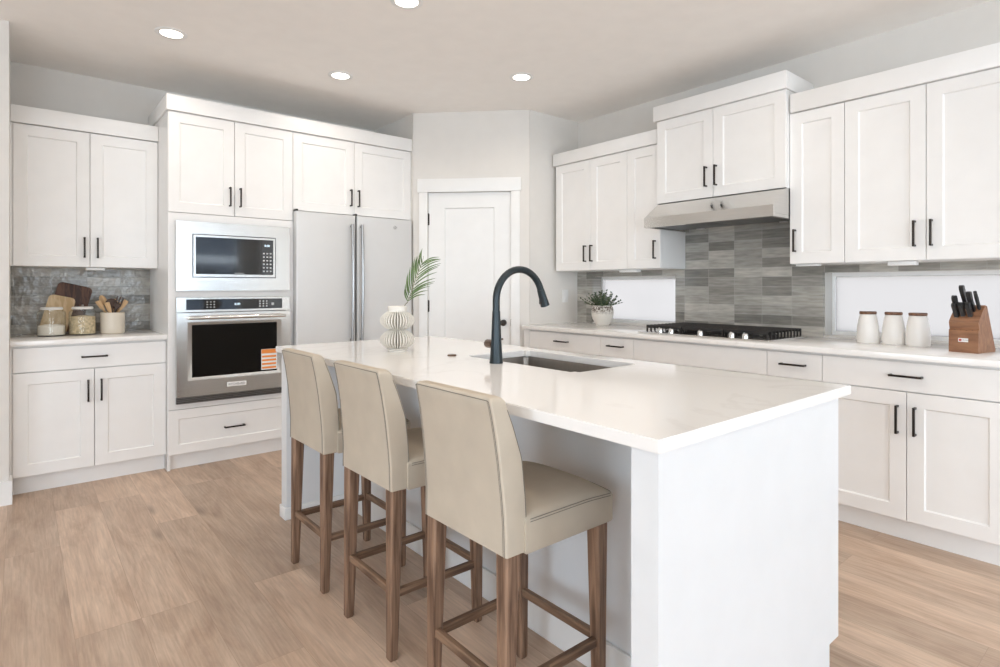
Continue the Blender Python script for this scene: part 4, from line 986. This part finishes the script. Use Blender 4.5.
for x, u, L, l in kn:
    L *= 1.14; p = fa.lerp(fb, u) + Vector((x, 0, 0)); q = Matrix.Translation(kbm @ p) @ Matrix.Rotation(EAST - .17, 4, 'Z') @ Matrix.Rotation(math.atan2(.50, .86), 4, 'X')
    k_ = thing('kitchen_knife', l, 'knife', kbm @ p, 0, 'knives in the wooden block'); k_.matrix_world = q
    slim = 'steel' in l
    mb = MB()
    if slim: mb.tube([(0, 0, 0), (0, 0, .01), (0, 0, L * .6), (0, 0, L)], [.006, .0075, .0085, .007], 12)
    else:
        pts = [(-.009, 0), (.009, 0), (.010, L * .35), (.008, L * .6), (.011, L * .85), (.012, L), (.004, L + .007), (-.008, L + .004), (-.012, L * .9), (-.010, L * .5)]
        mb.prism(pts, -.0085, .0085, 'x')
    h = mb.build('handle', 'black', k_, angle=40)
    if not slim:
        for f in (.22, .52, .80):
            mb = MB(); mb.tube([(-.0092, 0, L * f), (.0092, 0, L * f)], .0034, 10); mb.build('rivet', 'steel', k_)
        MB().box(-.006, .006, -.009, .009, -.004, .0).build('bolster', 'steel', k_)

# potted plant
r = thing('potted_plant', 'leafy green plant in a speckled white pot on the counter by the wall', 'plant', (3.755, 3.165, ZC))
MB().lathe([(.0001, 0), (.052, 0), (.056, .006), (.060, .016), (.084, .055), (.093, .095), (.093, .125), (.086, .150), (.080, .158), (.083, .166), (.078, .166), (.072, .150), (.0001, .140)], seg=40).build('pot', 'pot', r)
random.seed(11)
st_ = MB(); lf = MB()
for i in range(60):
    a = random.uniform(0, 2 * PI); sp2 = random.random() ** .7; el = random.uniform(.15, 1.35)
    L = random.uniform(.09, .170); d = Vector((math.cos(a) * math.cos(el), math.sin(a) * math.cos(el), math.sin(el)))
    b = Vector((math.cos(a) * .045 * sp2, math.sin(a) * .045 * sp2, .145)); pts = []
    for k in range(7):
        u = k / 6; pts.append(b + Vector((d.x * L * u, d.y * L * u, d.z * L * u * .80 + .012 * u)))
    st_.tube(pts, .0011, 5)
    for k in range(1, 7):
        for s_ in (-1, 1, 0):
            sd = Vector((-d.y, d.x, .1)).normalized() * s_ + Vector((random.uniform(-.5, .5), random.uniform(-.5, .5), random.uniform(-.1, .7)))
            sd = (sd + d * .5).normalized(); R1 = random.uniform(.0055, .0085); o_ = pts[k]
            nn = sd.cross(Vector((random.uniform(-1, 1), random.uniform(-1, 1), 1))).normalized(); w2 = sd.cross(nn).normalized()
            c_ = o_ + sd * R1 * 1.1; ring = [c_ + sd * R1 * 1.2 * math.cos(t) + nn * R1 * .75 * math.sin(t) + w2 * .0012 * math.cos(2 * t) for t in [2 * PI * j / 8 for j in range(8)]]
            lf.add([c_] + ring, [(0, 1 + j, 1 + (j + 1) % 8) for j in range(8)])
st_.build('stems', 'stem', r); lf.build('foliage', 'leaf2', r, angle=80)['kind'] = 'stuff'

# ------------------------------------------------------------------ counter things, north
def jar(loc, label, fill, mat, knob):
    r = thing('glass_jar', label, 'jar', loc, 0, 'glass storage jars')
    MB().lathe([(.0001, .0), (.073, .0), (.076, .005), (.076, .150), (.072, .160), (.062, .166), (.062, .170), (.059, .170), (.059, .165), (.069, .158), (.073, .149), (.073, .008), (.0001, .006)], seg=40).build('glass', 'jar_glass', r)
    pr = [(.0001, .0075), (.0715, .0085), (.0715, fill - .006), (.065, fill), (.03, fill + .006), (.0001, fill + .008)]
    MB().lathe(pr, seg=40).build('contents', mat, r)
    lid = MB().lathe([(.0001, .171), (.058, .171), (.060, .175), (.060, .182), (.056, .187), (.0001, .188)], seg=40).build('lid', 'white_ceramic', r)
    if knob: MB().lathe([(.0001, .188), (.005, .188), (.007, .196), (.005, .201), (.0001, .202)], seg=16).build('knob', 'handle_steel', lid)
jar((.158, 4.760, ZC), 'glass jar one third full of white flour', .070, 'flour', False)
jar((.322, 4.760, ZC), 'glass jar of pale grain mix with a small metal knob on its lid', .122, 'pasta', True)
# crock and utensils
CX, CY = .492, 4.775
tag(MB().lathe([(.0001, 0), (.066, 0), (.071, .004), (.072, .010), (.072, .140), (.070, .145), (.067, .143), (.066, .012), (.0001, .010)], (0, 0, 0), 40).build('utensil_crock', 'crock', loc=(CX, CY, ZC)), 'round cream crock holding wooden utensils on the left counter', 'crock')
def utensil(kind, base, tip, mat, label):
    base = Vector((CX, CY, ZC)) + Vector(base); tip = Vector((CX, CY, ZC)) + Vector(tip); d = (tip - base); L = d.length; d.normalize()
    r = thing('wooden_' + kind, label, kind, base, 0, 'utensils in the cream crock')
    q = Vector((0, 0, 1)).rotation_difference(d); r.rotation_mode = 'QUATERNION'; r.rotation_quaternion = q
    hl = L - .07
    MB().tube([(0, 0, 0), (0, 0, hl * .5), (0, 0, hl)], [.0065, .0070, .0065], 10).build('handle', mat, r); k = 1.45 if mat == 'spatula' else .85
    if kind == 'spoon':
        pts = []; 
        prof = [(.0001, 0), (.010, .006), (.020, .022), (.0245, .042), (.021, .060), (.011, .073), (.0001, .077)]
        MB().lathe(prof, seg=20, mtx=Matrix.Translation((0, 0, hl - .010)) @ Matrix.Scale(k, 4, (1, 0, 0)) @ Matrix.Scale(.30, 4, (0, 1, 0))).build('bowl', mat, r)
    elif kind == 'spatula':
        MB().prism([(-.006, 0), (.006, 0), (.014, .030), (.017, .074), (-.013, .078), (-.013, .030)], -.003, .003, 'y', mtx=Matrix.Translation((0, 0, hl - .004))).build('blade', mat, r)
    else:
        mb = MB(); mb.prism([(-.006, 0), (.006, 0), (.020, .026), (.021, .044), (-.021, .044), (-.020, .026)], -.003, .003, 'y', mtx=Matrix.Translation((0, 0, hl - .004)))
        for x in (-.017, 0, .017): mb.box(x - .0042, x + .0042, -.003, .003, hl + .038, hl + .086, .001)
        mb.build('tines', mat, r)
B0 = .013
utensil('spatula', (.040, .0, B0), (-.088, -.012, .222), 'spoon', 'pale wooden spatula leaning furthest over the left rim of the crock')
utensil('spoon', (.035, .03, B0), (-.068, .02, .265), 'spoon', 'pale wooden spoon pointing up and left in the crock')
utensil('spatula', (.03, -.04, B0), (-.040, -.045, .212), 'spoon', 'pale wooden spatula low at the front of the crock')
utensil('spoon', (.01, .0, B0), (-.012, -.012, .245), 'spatula', 'dark wooden spoon in the middle of the crock')
utensil('spoon', (-.02, .04, B0), (.020, .045, .240), 'spoon', 'pale wooden spoon behind the dark utensils in the crock')
utensil('fork', (-.03, -.01, B0), (.040, -.02, .236), 'spatula', 'dark wooden fork with blunt tines in the crock')
utensil('spatula', (-.045, .0, B0), (.078, -.006, .225), 'spoon', 'pale wooden spatula leaning over the right rim of the crock')
utensil('spoon', (-.04, .03, B0), (.068, .035, .218), 'spoon', 'pale wooden spoon at the right of the crock')
# cutting boards leaning on the tile
def board(name, w_, h_, rad, mat, loc, lean, roll, label, th=.018):
    r = thing(name, label, 'cutting board', loc)
    ml = Matrix.Rotation(-lean, 4, 'X') @ Matrix.Rotation(roll, 4, 'Y')
    pts = []
    for cx, cz, a0 in ((w_ / 2 - rad, h_ - rad, 0), (-w_ / 2 + rad, h_ - rad, PI / 2), (-w_ / 2 + rad, rad, PI), (w_ / 2 - rad, rad, 1.5 * PI)):
        for k in range(7): a = a0 + PI / 2 * k / 6; pts.append((cx + rad * math.cos(a), cz + rad * math.sin(a)))
    me = MB().prism(pts, -th, 0, 'y', mtx=ml)
    zmin = min(v[2] for v in me.v); ymax = max(v[1] for v in me.v)
    me.v = [(v[0], v[1], v[2] - zmin) for v in me.v]
    me.build('board', mat, r, angle=30)
    return r
board('cutting_board', .200, .330, .030, 'walnut', (.218, 4.962, ZC), math.radians(11), math.radians(15), 'dark walnut cutting board leaning on the grey tile')
board('cutting_board', .150, .255, .028, 'maple', (.165, 4.905, ZC), math.radians(14), math.radians(14), 'pale maple cutting board leaning in front of the dark board')

# ------------------------------------------------------------------ ceiling lights
def downlight(x, y, label, n=1):
    r = thing('ceiling_light', label, 'ceiling light', (x, y, CEIL), 0, 'recessed ceiling lights')
    MB().lathe([(.058, 0), (.086, 0), (.086, -.003), (.078, -.006), (.062, -.006), (.058, -.002)], seg=36).build('trim_ring', 'white_plastic', r)
    MB().lathe([(.0001, -.001), (.060, -.001), (.060, -.0035), (.0001, -.0035)], seg=36).build('diffuser', 'lamp', r)
    l = bpy.data.lights.new('downlight', 'AREA'); l.shape = 'DISK'; l.size = .11; l.energy = 3.9; l.spread = math.radians(150); l.color = (1.0, .90, .79)
    o = bpy.data.objects.new('downlight', l); C.objects.link(o); o.parent = r; o.location = (0, 0, -.012)
for x, y, l in ((.690, 3.878, 'round recessed ceiling light above the small cabinet run at the left'), (1.754, 3.880, 'round recessed ceiling light in front of the fridge cabinet'), (2.764, 3.078, 'round recessed ceiling light nearest the pantry corner'), (1.567, 2.650, 'round recessed ceiling light cut by the top edge of the photo'),
                (2.764, 1.50, 'recessed ceiling light over the aisle by the canisters'), (1.567, .90, 'recessed ceiling light over the near end of the island'), (.55, 1.30, 'recessed ceiling light over the stools aisle'), (-1.5, .5, 'recessed ceiling light over the living side'), (.5, -1.5, 'recessed ceiling light behind the viewer')):
    downlight(x, y, l)
